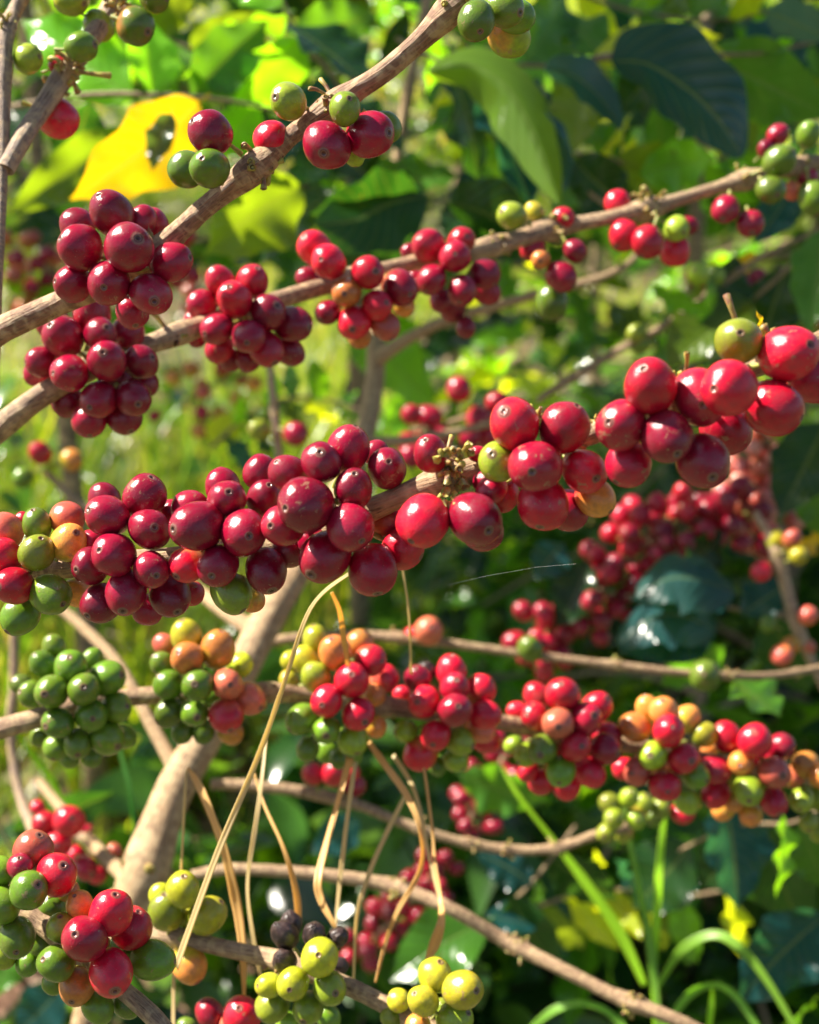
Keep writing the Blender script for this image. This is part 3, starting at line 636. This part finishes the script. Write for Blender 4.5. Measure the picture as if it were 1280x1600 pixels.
branch('coffee_branch', 'bare tan branch curving right under the lower clusters to small green cherries', 'coffee branch',
  [(330, 1225, .84, 20), (400, 1228, .84, 20), (480, 1238, .84, 20), (560, 1258, .84, 18), (640, 1290, .84, 17), (720, 1315, .84, 17), (800, 1328, .84, 17), (870, 1325, .84, 17), (930, 1305, .84, 17), (985, 1290, .85, 16), (1010, 1270, .86, 10)],
  ((985, 1275, '954 1256 17 L;983 1247 15 L;960 1279 16 L f;993 1281 15 LG;1004 1258 16 LO b;948 1301 16 L;1022 1277 15 G b;1067 1270 18 R b;1032 1262 16 L b;975 1302 14 LO b'),
   (510, 1225, '489 1209 18 R;522 1208 19 R;551 1228 18 D b;548 1208 14 R b')), (.36, .27, .18), 34, spur=((540, 1250, 4), (740, 1318, 5), (790, 1328, 5), (870, 1325, 6), (655, 1296, 3)))
branch('coffee_branch', 'long bare tan branch sloping down to the lower right edge of the photo', 'coffee branch',
  [(300, 1368, .76, 20), (360, 1358, .76, 20), (450, 1362, .76, 21), (530, 1370, .76, 23), (610, 1384, .76, 24), (700, 1418, .75, 24), (790, 1470, .75, 24), (870, 1510, .74, 24), (960, 1555, .73, 24), (1060, 1595, .72, 24), (1150, 1640, .72, 24)],
  (), (.42, .32, .22), 35, spur=((620, 1386, 6), (810, 1480, 8), (985, 1566, 8)))
branch('coffee_branch', 'pale upright twig at the lower left edge behind the green clusters', 'coffee branch',
  [(22, 980, .95, 14), (22, 1070, .95, 17), (17, 1122, .95, 17), (22, 1190, .95, 18), (34, 1250, .94, 18), (58, 1310, .92, 20), (90, 1380, .9, 22)], (), (.5, .42, .36), 36)
branch('coffee_branch', 'short pale grey upright twig below the second branch, left of centre', 'coffee branch',
  [(408, 500, 1.0, 8), (422, 575, 1.0, 12), (428, 640, 1.0, 14), (437, 720, 1.0, 14), (440, 800, 1.0, 14)], ((445, 675, '462 678 18 D;405 672 16 L;412 650 12 G b'),), (.46, .42, .38), 37, spur=((430, 640, 3),))
branch('coffee_branch', 'pale branch hanging at the right edge with orange cherries', 'coffee branch',
  [(1180, 800, 1.0, 12), (1212, 858, 1.0, 18), (1226, 910, 1.0, 22), (1243, 970, 1.0, 22), (1262, 1020, 1.0, 18), (1290, 1080, 1.0, 14)],
  ((1225, 870, '1190 893 16 R;1212 845 15 Y b;1238 842 14 P;1248 868 15 Y'), (1240, 1000, '1262 962 15 P;1222 1024 17 P;1236 1008 14 O b;1200 975 13 G b;1262 1010 13 P b')), (.48, .42, .33), 38, spur=((1215, 865, 3),))
branch('coffee_branch', 'thin blurred twig at the left edge with a red and an orange cherry', 'coffee branch',
  [(150, 800, 1.1, 12), (110, 775, 1.1, 12), (80, 745, 1.1, 11), (60, 725, 1.1, 8)],
  ((75, 730, '63 708 17 R;112 719 17 O;36 747 16 G;75 728 12 L b'),), (.45, .38, .3), 39, spur=((80, 742, 3),))
branch('coffee_branch', 'short twig of dull red cherries on the left beside the trunk foot', 'coffee branch',
  [(215, 1395, .84, 20), (170, 1345, .84, 22), (135, 1310, .84, 18), (85, 1290, .85, 12), (55, 1280, .85, 8)],
  ((105, 1310, '70 1287 20 R;108 1283 24 R;92 1318 21 R;118 1340 19 M b;134 1356 19 M;152 1366 15 R b;178 1330 13 P b;205 1342 13 P b;60 1262 12 R b;135 1300 13 M b'),), (.5, .45, .38), 40, spur=((135, 1310, 4),))
# crowded, blurred fruit branches farther back
BG = 'blurred fruiting branches in the background'
berry_run('crimson branch arcing through the right background, crowded with cherries', [(1150, 800, 1.12, 8), (1080, 815, 1.12, 9), (1010, 850, 1.12, 9), (950, 910, 1.12, 10), (900, 960, 1.12, 10), (850, 1010, 1.12, 10)], 98, 15, ['M', 'D', 'M', 'D', 'D', 'R'], 301, 2.1, group=BG)
berry_run('hanging branch of pale salmon cherries at the right, under the nearest red ones', [(1200, 660, 1.15, 8), (1185, 720, 1.15, 8), (1180, 790, 1.15, 8), (1195, 830, 1.15, 8)], 66, 13.5, ['K', 'K', 'K', 'P', 'K'], 302, 1.9, group=BG)
berry_run('dark maroon cherries behind the trunk fork in the middle', [(640, 672, 1.1, 7), (690, 664, 1.1, 8), (760, 640, 1.1, 7)], 14, 18, ['D', 'D', 'M'], 303, 1.4, group=BG)
berry_run('dark red fruit branch low in the centre behind the dry blades', [(690, 1350, 1.2, 8), (650, 1400, 1.2, 8), (600, 1450, 1.2, 8), (560, 1490, 1.2, 8)], 34, 12.5, ['D', 'D', 'M'], 304, 1.8, group=BG)
berry_run('dark red fruit branch behind the centre, right of the dry blades', [(790, 1180, 1.2, 8), (760, 1230, 1.2, 8), (730, 1290, 1.2, 8)], 26, 12.5, ['D', 'D', 'D'], 305, 1.8, group=BG)
berry_run('dull red fruit branch behind the upper right edge', [(1130, 440, 1.2, 8), (1180, 470, 1.2, 8), (1230, 500, 1.2, 8)], 24, 16, ['D', 'M', 'M'], 307, 1.9, group=BG)
berry_run('pinkish brown fruit branch at the far left behind the upper cluster', [(20, 380, 1.6, 7), (50, 430, 1.6, 7), (20, 470, 1.6, 6)], 18, 13, ['P', 'M'], 308, 2.2, group=BG)
berry_run('dull pink fruit branch behind the left middle clusters', [(250, 400, 1.6, 6), (290, 440, 1.6, 6), (350, 470, 1.6, 6)], 20, 13, ['P', 'M', 'D'], 309, 2.2, group=BG)
berry_run('faint pink fruit branch low behind the left of the second branch', [(280, 640, 1.7, 6), (340, 600, 1.7, 6), (400, 590, 1.7, 6)], 16, 12, ['P', 'M', 'O'], 310, 2.4, group=BG)

# ================================================================== the fruit branches in front
branch('coffee_branch', 'brown branch rising from left edge to top centre, sparse green and crimson cherries', 'coffee branch',
  [(-40, 545, .50, 52), (0, 517, .50, 48), (90, 475, .50, 44), (170, 440, .495, 42), (250, 388, .49, 40), (320, 325, .485, 38), (395, 265, .48, 39), (470, 200, .48, 33), (540, 152, .48, 35), (610, 105, .475, 37), (690, 30, .47, 38), (730, -25, .47, 38)],
  ((190, 420, '175 334 34 D;126 387 35 D 101,377;202 387 37 D f 220,380;121 352 27 D b;236 352 27 D b;267 410 30 D;114 443 29 D 92,442;170 442 33 D 170,453;236 459 33 D 246,474;207 488 26 D b;222 345 22 D b'),
   (395, 258, '329 207 34 D 305,196;328 263 30 G 322,257;291 265 28 G b;424 217 28 R b'),
   (525, 165, '451 158 29 LO 433,158;539 170 26 L f 547,161;511 227 38 D 508,247;578 210 35 D 604,214;603 200 24 G b;554 240 17 L b'),
   (725, 5, '744 33 31 G;787 14 28 G;805 25 27 G b;796 55 32 LO b')),
  (.34, .20, .13), 51, spur=((400, 250, 9, 1.1), (515, 160, 9, 1.2), (705, 15, 6), (230, 400, 5)))
branch('coffee_branch', 'grey-tan branch crossing below it from the left edge to the upper right, four crimson clusters', 'coffee branch',
  [(-50, 710, .56, 50), (0, 668, .56, 46), (60, 622, .56, 42), (150, 570, .57, 38), (250, 532, .58, 34), (350, 497, .60, 33), (450, 464, .62, 32), (550, 436, .64, 30), (640, 412, .66, 28), (770, 385, .68, 30), (860, 358, .70, 30), (940, 343, .70, 26), (1010, 328, .71, 30), (1090, 303, .72, 22), (1170, 280, .73, 26), (1240, 262, .74, 24), (1310, 245, .74, 22)],
  ((145, 580, '144 489 29 M;99 527 31 D 88,514;157 523 25 D 170,515;201 519 25 D b;83 507 26 D b;167 564 30 D f 168,556;64 566 24 D;109 583 29 D f 89,585;220 566 27 D 241,560;60 583 20 D b;155 624 28 D 148,636;208 622 28 D;226 600 21 D b;106 628 25 D b;140 657 27 D;194 650 27 D;180 590 24 D b'),
   (385, 505, '345 440 23 M;394 440 25 R;367 468 27 R f 362,455;315 476 23 D;308 502 20 M b;419 488 28 D 435,480;457 506 28 D;339 514 26 D f;389 526 26 D f 389,537;343 545 23 M b;416 545 26 M;452 549 22 D b;388 560 21 D b;360 562 16 D b;308 530 14 D b'),
   (560, 455, '492 388 26 R;514 409 28 R f;483 435 18 D b;575 426 25 R f;542 457 23 OR f;625 450 28 MO;589 477 23 R 602,476;512 488 20 D;554 504 26 RO 552,516;602 508 22 PO;561 525 19 O b;630 478 18 O b'),
   (710, 430, '670 384 25 M;721 376 22 R;711 401 25 M f;674 437 24 D f;758 428 24 D;723 454 24 D f;640 394 14 D b;648 440 18 D b;760 455 20 D b;707 477 22 D b;728 512 16 D b;690 470 18 D b'),
   (855, 370, '877 432 23 D;899 392 19 D;800 337 23 L;880 341 17 R b;832 388 18 R b;845 405 15 OY;862 472 24 G b;835 330 14 Y b'),
   (1015, 345, '965 317 20 R b;975 368 24 R;1012 378 25 R f;1057 357 20 L;1055 393 23 R b;1075 352 14 D b'),
   (1165, 290, '1134 327 21 D;1172 349 21 D;1205 296 23 G;1218 251 24 G;1197 232 14 D b;1216 210 16 D b'),
   (1255, 260, '1263 210 19 G;1272 309 24 G;1261 277 18 D b;1239 298 15 P b')),
  (.40, .31, .22), 52, spur=((855, 345, 12, 1.1), (1010, 325, 10, 1.2), (1165, 285, 7), (1250, 262, 5), (560, 430, 4), (770, 385, 3), (280, 525, 3)))
branch('coffee_branch', 'nearest branch across the middle, packed with large crimson and bright red cherries', 'coffee branch',
  [(1330, 505, .40, 26), (1280, 530, .40, 28), (1180, 575, .40, 30), (1050, 625, .405, 32), (930, 675, .41, 32), (830, 712, .415, 34), (735, 735, .42, 40), (660, 762, .42, 40), (570, 800, .43, 42), (460, 842, .44, 38), (340, 860, .45, 32), (240, 872, .455, 32), (110, 888, .465, 34), (40, 894, .47, 32), (-40, 905, .47, 32)],
  ((1100, 625, '1232 553 43 R f 1250,545;1154 533 35 L 1149,526;1140 606 42 R f 1112,610;1017 604 41 R f 1002,583;1209 639 45 R;1092 620 44 M;971 664 40 M f;1042 682 38 D f 1051,706;1098 720 41 D;1133 670 37 M b;982 725 35 M;1274 590 40 M b'),
   (840, 720, '804 662 41 R f 786,646;882 668 37 MR f 898,640;778 722 30 L f 768,712;836 729 41 M f 829,737;913 736 36 R 927,748;849 788 40 R 842,822;888 797 30 M b;930 777 29 OR;788 775 25 R b;768 765 22 M b;746 709 13 M b;764 752 22 D b'),
   (705, 760, '662 814 40 R f 645,841;743 811 41 D f 759,826;751 826 36 D b;673 709 27 M'),
   (520, 800, '544 702 33 D;502 722 31 D f 502,708;605 732 31 D 608,724;588 708 20 D b;478 789 42 D f 453,794;552 764 30 D f;449 739 29 D;443 821 32 M;547 824 36 D f 564,842;509 869 38 M 491,892;583 890 38 M 590,922;630 857 32 R;606 815 30 MO b;488 845 22 D b;451 861 26 D b'),
   (350, 840, '407 738 28 D;413 779 27 D;354 781 30 D f;348 761 27 D b;381 832 36 D f 392,836;309 822 38 D f 281,826;297 795 29 D b;341 884 33 D f 335,898;292 882 28 RO;416 891 32 D f 425,917;362 925 31 L;394 937 20 O b;320 860 24 D b'),
   (205, 870, '227 776 35 D;168 806 34 D f 145,796;163 780 26 D b;234 827 33 D f 247,824;178 867 33 D f 165,860;141 884 29 D;237 890 29 D f 249,898;197 926 32 D f 197,949;159 942 30 D;266 930 31 D 279,951;231 952 25 D b;143 845 18 M b;300 927 19 RO b;264 800 18 D b;120 870 16 D b;205 890 25 D b'),
   (55, 885, '8 830 27 P;105 810 27 P;58 820 23 G;36 815 14 R b;58 864 29 LG f 68,842;107 848 28 OL f 122,834;6 870 28 R;22 915 29 R f 8,915;79 929 31 GL f 100,940;32 962 28 G;120 926 24 OL b')),
  (.42, .31, .2), 53, spur=((705, 742, 12, 1.25), (925, 678, 5), (1060, 615, 4), (1200, 570, 4), (530, 815, 3)))
near = [o for o in COL.objects if o.get('label', '').startswith('nearest branch')][0]; rgn = random.Random(8)
spurs(near, P(1186, 540, .398), (P(1232, 553, .4)-P(1154, 560, .4)).normalized(), .0040, 7, rgn, 1.3, up*.7-fw*.2)
spurs(near, P(1050, 592, .402), rt, .0030, 4, rgn, 1.5, up*1.0)
spurs(near, P(842, 660, .412), rt, .0026, 4, rgn, 1.3, up*.8)
spurs(near, P(705, 722, .408), rt, .0040, 6, rgn, 1.2, up*.9-fw*.3)
spurs(near, P(712, 770, .405), rt, .0042, 5, rgn, 1.2, -up*.6-fw*.3)
leaf_at(near, P(1192, 528, .397), P(1186, 484, .396), .0042, 15, 'yellow', rgn, label='small yellow bract')
branch('coffee_branch', 'lower branch with a row of round clusters turning from green to orange to red', 'coffee branch',
  [(-40, 1150, .60, 38), (0, 1138, .60, 38), (60, 1122, .60, 36), (130, 1102, .61, 34), (200, 1090, .62, 32), (310, 1082, .625, 30), (420, 1082, .63, 30), (520, 1092, .64, 30), (620, 1106, .65, 30), (720, 1122, .66, 30), (800, 1132, .67, 30), (900, 1152, .68, 28), (1000, 1168, .69, 28), (1090, 1185, .70, 27), (1200, 1205, .71, 26), (1320, 1225, .72, 25)],
  ((112, 1100, '84 1010 19 G;68 1038 21 G;110 1042 26 G f;144 1031 17 G b;167 1060 27 G;34 1070 18 G;50 1084 21 G;81 1081 26 G f;131 1077 25 G f 136,1071;182 1106 23 G;143 1118 25 G f 150,1119;91 1129 25 G f 77,1132;168 1153 27 G;192 1150 19 G b;122 1162 22 G;88 1168 20 G;64 1149 16 G b;144 1184 16 G b;110 1185 15 G b'),
   (315, 1075, '292 995 24 Y;258 1008 18 P b;341 1015 27 OY;293 1028 25 OY f 285,1019;254 1037 18 G;375 1039 20 Y b;309 1070 25 G f 308,1066;263 1070 23 G;355 1069 24 PO f 362,1067;388 1091 25 P;354 1118 27 RO f 362,1138;304 1113 22 G;265 1113 22 G;361 1144 20 O b;285 1143 17 G b;318 1143 17 G b;330 1090 18 G b'),
   (530, 1095, '494 1000 21 YL;524 1020 25 OY f;562 1007 23 OR;579 1032 24 RO 595,1031;477 1032 21 YL;455 1032 16 Y b;494 1058 23 L f;550 1063 27 R f;601 1060 22 RP b;584 1086 19 OY b;511 1095 26 R f 505,1098;560 1116 26 R f 571,1125;587 1136 17 OY b;452 1062 16 Y b;472 1124 24 G;510 1141 22 G f;551 1156 23 L;481 1170 18 G;512 1173 20 G b;548 1180 18 G b;530 1185 15 G b'),
   (695, 1115, '666 1050 17 B;653 1060 20 D;706 1050 24 R;711 1074 23 M f;663 1096 25 R f;711 1110 26 M f 715,1101;751 1077 24 RO;757 1117 24 R;751 1140 21 PO b;629 1086 15 R b;634 1142 18 L;681 1149 24 R f;658 1177 25 RO;759 1156 21 R b;718 1158 22 LG;713 1187 19 L;684 1196 16 G b;735 1095 20 R b'),
   (880, 1150, '879 1085 26 R f;839 1087 20 RP b;809 1111 15 R b;837 1119 23 RO;872 1130 24 PO f 870,1132;932 1105 23 RO;915 1123 25 M;899 1166 24 R f;946 1171 25 M;848 1171 23 GL f;823 1179 18 L;803 1164 14 L b;876 1205 23 G f;846 1222 20 R b;825 1205 15 R b;885 1227 21 R b;921 1207 23 R;948 1148 20 M b;870 1180 20 R b'),
   (1035, 1175, '1012 1107 19 OY;1038 1113 23 OY f;1073 1123 20 OY b;993 1136 25 O;1045 1142 25 R f;1020 1180 22 L f;1068 1185 24 R f;997 1205 23 PO;975 1201 18 R b;1087 1212 21 G;1039 1228 24 R f;1073 1250 20 L b;1100 1148 19 YL b;1035 1200 18 O b'),
   (1175, 1205, '1137 1152 23 R;1180 1158 27 R f;1221 1166 20 M;1158 1193 19 OL f;1210 1207 25 PO f;1118 1203 22 M;1170 1234 23 L f;1118 1240 22 R;1239 1214 18 P b;1210 1253 22 M;1130 1265 18 OY b;1173 1273 18 OY b;1141 1218 15 YL b;1108 1171 13 O b;1147 1253 16 O b;1190 1190 18 R b'),
   (1275, 1220, '1260 1195 21 OY;1285 1214 20 O;1253 1250 18 L;1264 1285 16 L;1280 1298 16 L;1280 1245 18 L b')),
  (.38, .27, .19), 54, spur=((420, 1082, 2), (600, 1103, 2)))
branch('coffee_branch', 'branch at the lower left corner with large green cherries and crimson ones', 'coffee branch',
  [(-60, 1370, .50, 34), (0, 1400, .495, 34), (60, 1440, .49, 34), (110, 1476, .485, 32), (180, 1535, .48, 32), (240, 1590, .475, 34), (290, 1650, .47, 34)],
  ((45, 1410, '88 1367 32 R f 103,1349;52 1328 30 PR;31 1354 20 D f;45 1391 30 G f 64,1377;107 1392 17 O b;81 1416 23 G b;3 1361 23 G;3 1414 29 G;26 1464 29 G;65 1472 22 G b;43 1507 18 G b;5 1492 22 LG b'),
   (150, 1490, '174 1426 33 R f 183,1398;132 1467 35 M f 127,1452;206 1450 31 R;174 1520 34 R f 185,1535;238 1500 31 G;125 1414 21 OP;96 1450 23 L;88 1505 29 GL;120 1541 29 OL;153 1574 24 G;84 1536 18 G b;198 1570 20 G b;195 1480 22 G b')),
  (.40, .31, .22), 55, spur=((100, 1470, 3),))
branch('coffee_branch', 'grey-tan branch at the bottom with yellow-green cherries and a clump of black dried ones', 'coffee branch',
  [(180, 1440, .58, 28), (235, 1455, .57, 30), (330, 1477, .56, 30), (440, 1502, .55, 32), (540, 1540, .54, 32), (620, 1580, .53, 32), (710, 1640, .52, 32)],
  ((270, 1450, '286 1390 28 Y f;260 1424 28 LY;251 1398 18 Y b;323 1431 28 YL;296 1508 26 OY;296 1430 18 Y b'),
   (480, 1515, '445 1461 23 B;455 1444 18 B b;491 1461 21 B;527 1465 17 B;445 1501 20 B;530 1510 15 B b;500 1496 29 Y f;458 1537 26 YL f;515 1544 26 L f;421 1540 20 Y;426 1571 25 L;482 1575 24 L;448 1597 18 L b;513 1590 18 G b'),
   (680, 1570, '680 1523 26 YL;723 1547 30 YL f 740,1540;661 1564 23 YL f;623 1563 18 Y b;711 1592 27 L;611 1590 15 L b;653 1604 20 O;690 1575 15 L b')),
  (.42, .33, .24), 56, spur=((240, 1460, 6), (455, 1505, 4), (690, 1600, 3)))
branch('coffee_branch', 'branch end at the bottom edge with two red cherries and one orange', 'coffee branch',
  [(300, 1680, .58, 22), (345, 1640, .58, 22), (400, 1615, .58, 18)],
  ((350, 1605, '328 1584 22 M;378 1586 29 RP f;364 1602 21 PO f;292 1604 14 G b;340 1612 20 M b'),), (.4, .32, .22), 57)
branch('coffee_branch', 'weathered grey upright stem on the left edge with a side branch of green cherries', 'coffee branch',
  [(50, -30, .56, 22), (22, 20, .56, 26), (8, 60, .55, 27), (4, 200, .54, 26), (0, 330, .53, 22), (-6, 480, .52, 20), (-10, 620, .52, 20)],
  ((110, 110, '44 92 23 L;127 73 25 G f;93 101 15 R b;91 185 32 RP b', .56), (190, 10, '155 40 24 LG b;212 41 29 GO;112 -2 27 LY;242 -4 23 G', .57)),
  (.36, .31, .28), 58, extra=([(8, 265, .535, 30), (30, 225, .54, 30), (62, 175, .55, 30), (100, 118, .56, 38), (125, 85, .56, 32), (160, 35, .57, 32), (195, -25, .58, 30)],), spur=((10, 45, 5),))
side = [o for o in COL.objects if o.get('label', '').startswith('weathered grey')][0]
rgs = random.Random(4)
spurs(side, P(108, 108, .555), (P(160, 35, .56)-P(60, 175, .55)).normalized(), .0042, 13, rgs, 1.2, -fw*.5)
spurs(side, P(180, 5, .565), (P(160, 35, .56)-P(60, 175, .55)).normalized(), .0038, 6, rgs, 1.0)

# ================================================================== loose grass
def ribbon(pts, m, origin, seed, fold=.35, seg=10):
    """folded blade; pts (px, py, depth, width_px)"""
    sp = spline(pts, seg); q = [P(a, b, d) for a, b, d, _ in sp]; V, U, Fc = [], [], []; rg = random.Random(seed); tw = rg.uniform(-.5, .5); s = 0
    for i, (a, b, d, wp) in enumerate(sp):
        tg = (q[min(i+1, len(q)-1)]-q[max(i-1, 0)]).normalized(); vw = (q[i]-CAM).normalized(); sd_ = tg.cross(vw).normalized(); nn = sd_.cross(tg).normalized()
        ang = tw+.5*math.sin(i*.16+seed); sd2 = sd_*math.cos(ang)+nn*math.sin(ang); n2 = tg.cross(sd2).normalized(); hw = max(wp, .6)*d/F/2*(.85 if m is M_STRAW else .78)
        hw *= 1+.12*noise.noise(Vector((i*.3, seed, 0)))
        if i: s += (q[i]-q[i-1]).length
        for k, (e, h) in enumerate(((-1, fold), (-.5, fold*.4), (0, 0), (.5, fold*.4), (1, fold))):
            V.append(q[i]+sd2*hw*e+n2*hw*h-origin); U.append((s*12, (e+1)/2))
    for i in range(len(sp)-1):
        for k in range(4): Fc.append((i*5+k, i*5+k+1, i*5+6+k, i*5+5+k))
    return V, Fc, U
def blade_thing(name, label, cat, pts, m, col, seed, group, fold=.35):
    o0 = P(*pts[0][:3]); V, Fc, U = ribbon(pts, m, o0, seed, fold); me = mesh(name, V, Fc, m, U)
    o = link(name, me, None, o0, col); md = o.modifiers.new('thick', 'SOLIDIFY'); md.thickness = .00025
    return tag(o, label, cat, group)
DG = 'dry straw blades hanging from the branches'
S1 = (1, 1, 1); S2 = (.95, 1.15, 1.6)
dry = [
 ('straight pale straw stalk slanting from the front cherries down to the lower left', [(548, 895, .47, 7), (487, 950, .48, 9), (440, 1080, .50, 9), (400, 1190, .51, 11), (340, 1335, .51, 13), (276, 1512, .52, 15)], S2),
 ('short orange dry blade above the middle lower cluster', [(518, 925, .52, 6), (530, 955, .53, 10), (538, 1000, .56, 11), (545, 1040, .60, 9)], S1),
 ('bent golden dry blade kinked below the middle lower cluster', [(548, 1185, .62, 16), (524, 1275, .60, 15), (499, 1365, .58, 15), (500, 1402, .575, 14), (520, 1440, .57, 10), (533, 1462, .57, 5)], S1),
 ('narrow dry blade hanging close beside the kinked golden one', [(555, 1190, .62, 9), (543, 1270, .61, 10), (534, 1350, .60, 9), (524, 1450, .59, 5)], S2),
 ('thin upright straw thread between the two middle lower clusters', [(628, 880, .55, 4), (640, 960, .56, 6), (643, 1052, .60, 6)], S2),
 ('dry blade ending in a broad folded orange tip above the yellow-green cherries', [(663, 1200, .62, 5), (675, 1293, .61, 6), (679, 1344, .60, 7), (689, 1406, .59, 10), (690, 1440, .58, 15), (678, 1475, .58, 22), (667, 1502, .58, 8)], S1),
 ('long golden blade curving out then in beneath the middle clusters', [(572, 1155, .64, 10), (600, 1192, .62, 13), (637, 1245, .61, 13), (657, 1303, .60, 11), (655, 1362, .60, 11), (622, 1423, .59, 9), (602, 1475, .59, 8), (586, 1535, .58, 5)], S1),
 ('narrow straw blade running right of the long curved one', [(615, 1180, .65, 8), (640, 1220, .64, 9), (655, 1262, .63, 8), (668, 1325, .62, 8), (686, 1400, .61, 6)], S2),
 ('slender straw blade slanting down left in the centre', [(633, 1243, .63, 9), (603, 1305, .62, 9), (576, 1368, .61, 9), (557, 1435, .60, 8), (552, 1530, .60, 5)], S2),
 ('wavy thin straw blade just right of the long slanting stalk', [(418, 1140, .60, 4), (408, 1230, .58, 7), (398, 1300, .57, 9), (388, 1375, .57, 8), (393, 1440, .57, 10), (409, 1535, .57, 6)], S2),
 ('wide orange dry blade arching down left of the slanting stalk', [(294, 1200, .60, 6), (318, 1240, .59, 17), (350, 1322, .58, 19), (370, 1415, .58, 18), (380, 1500, .57, 13), (382, 1565, .57, 6)], S1),
 ('hair-thin straw stalk hanging at the far left of the dry blades', [(292, 1202, .60, 3), (288, 1250, .59, 6), (280, 1400, .58, 7), (272, 1510, .58, 7), (271, 1610, .57, 7)], S2),
 ('thin brown blade curling down to the black dried cherries', [(396, 1205, .60, 4), (412, 1255, .59, 6), (441, 1318, .58, 8), (458, 1372, .58, 11), (465, 1415, .58, 14), (466, 1448, .58, 9)], S1)]
for i, (lb, pts, c) in enumerate(dry):
    blade_thing('dry_grass_blade', lb, 'dry grass', pts, M_STRAW, tuple(c), 60+i*3, DG, .3)
GG = 'green grass blades at the lower right'
grn = [
 ('bright broad grass blade slanting from upper left down to the right', [(785, 1200, .98, 5), (812, 1245, .97, 10), (865, 1312, .96, 14), (920, 1385, .95, 20), (970, 1460, .94, 22), (1008, 1540, .93, 14)], (1.6, 1.3, .8)),
 ('tall pale grass blade, left of the two upright ones', [(972, 1240, .96, 6), (985, 1320, .95, 13), (1002, 1410, .94, 16), (1018, 1490, .93, 18), (1032, 1620, .92, 12)], (1.2, 1.0, 2.0)),
 ('tall bright grass blade, right of the two upright ones', [(1042, 1240, .97, 6), (1032, 1340, .95, 15), (1028, 1420, .94, 20), (1022, 1510, .93, 14), (1024, 1620, .92, 9)], (1.7, 1.4, .6)),
 ('highest arching grass blade bending over to the right corner', [(1025, 1545, .93, 10), (1065, 1485, .92, 18), (1115, 1461, .91, 20), (1158, 1482, .90, 20), (1205, 1540, .89, 17), (1262, 1640, .88, 10)], (1.3, 1.1, 2.0)),
 ('smaller arching grass blade under the highest arch', [(1030, 1620, .92, 10), (1075, 1556, .91, 17), (1118, 1538, .90, 18), (1155, 1562, .89, 16), (1205, 1640, .88, 9)], (1.2, 1.1, 2.2)),
 ('low arching grass blade at the bottom left of the tuft', [(800, 1640, .92, 8), (860, 1582, .91, 17), (915, 1570, .90, 18), (960, 1590, .90, 16), (1000, 1640, .89, 9)], (1.2, 1.1, 2.2)),
 ('short upright green blade between the arches at the bottom edge', [(1113, 1545, .93, 4), (1111, 1580, .92, 11), (1106, 1650, .92, 12)], (1.8, 1.5, .5))]
for i, (lb, pts, c) in enumerate(grn):
    blade_thing('grass_blade', lb, 'grass blade', pts, M_GRASS, tuple(c), 90+i*3, GG, .25)
for i, (lb, pts, c) in enumerate([
 ('green grass blade slanting under the round green cluster', [(20, 1140, .95, 5), (55, 1185, .95, 12), (90, 1235, .95, 12), (130, 1330, .95, 8)], (1.8, 1.5, .6)),
 ('blue-green grass blade between the green and the mixed cluster', [(170, 1110, .95, 4), (190, 1178, .95, 10), (206, 1250, .95, 9), (212, 1330, .95, 8)], (.6, .8, 2.5))]):
    blade_thing('grass_blade', lb, 'grass blade', pts, M_GRASS, c, 120+i*3, None, .25)
th = [(700, 914, .45), (760, 900, .45), (840, 886, .44), (900, 881, .44)]
V, Fc, U = tube([(P(*t_), .000018) for t_ in th], P(*th[0]), 1, 5, 0)
tag(link('spider_thread', mesh('spider_thread', V, Fc, M_SILK, U), None, P(*th[0])), 'single fine spider thread glinting below the nearest red cherries', 'spider thread')
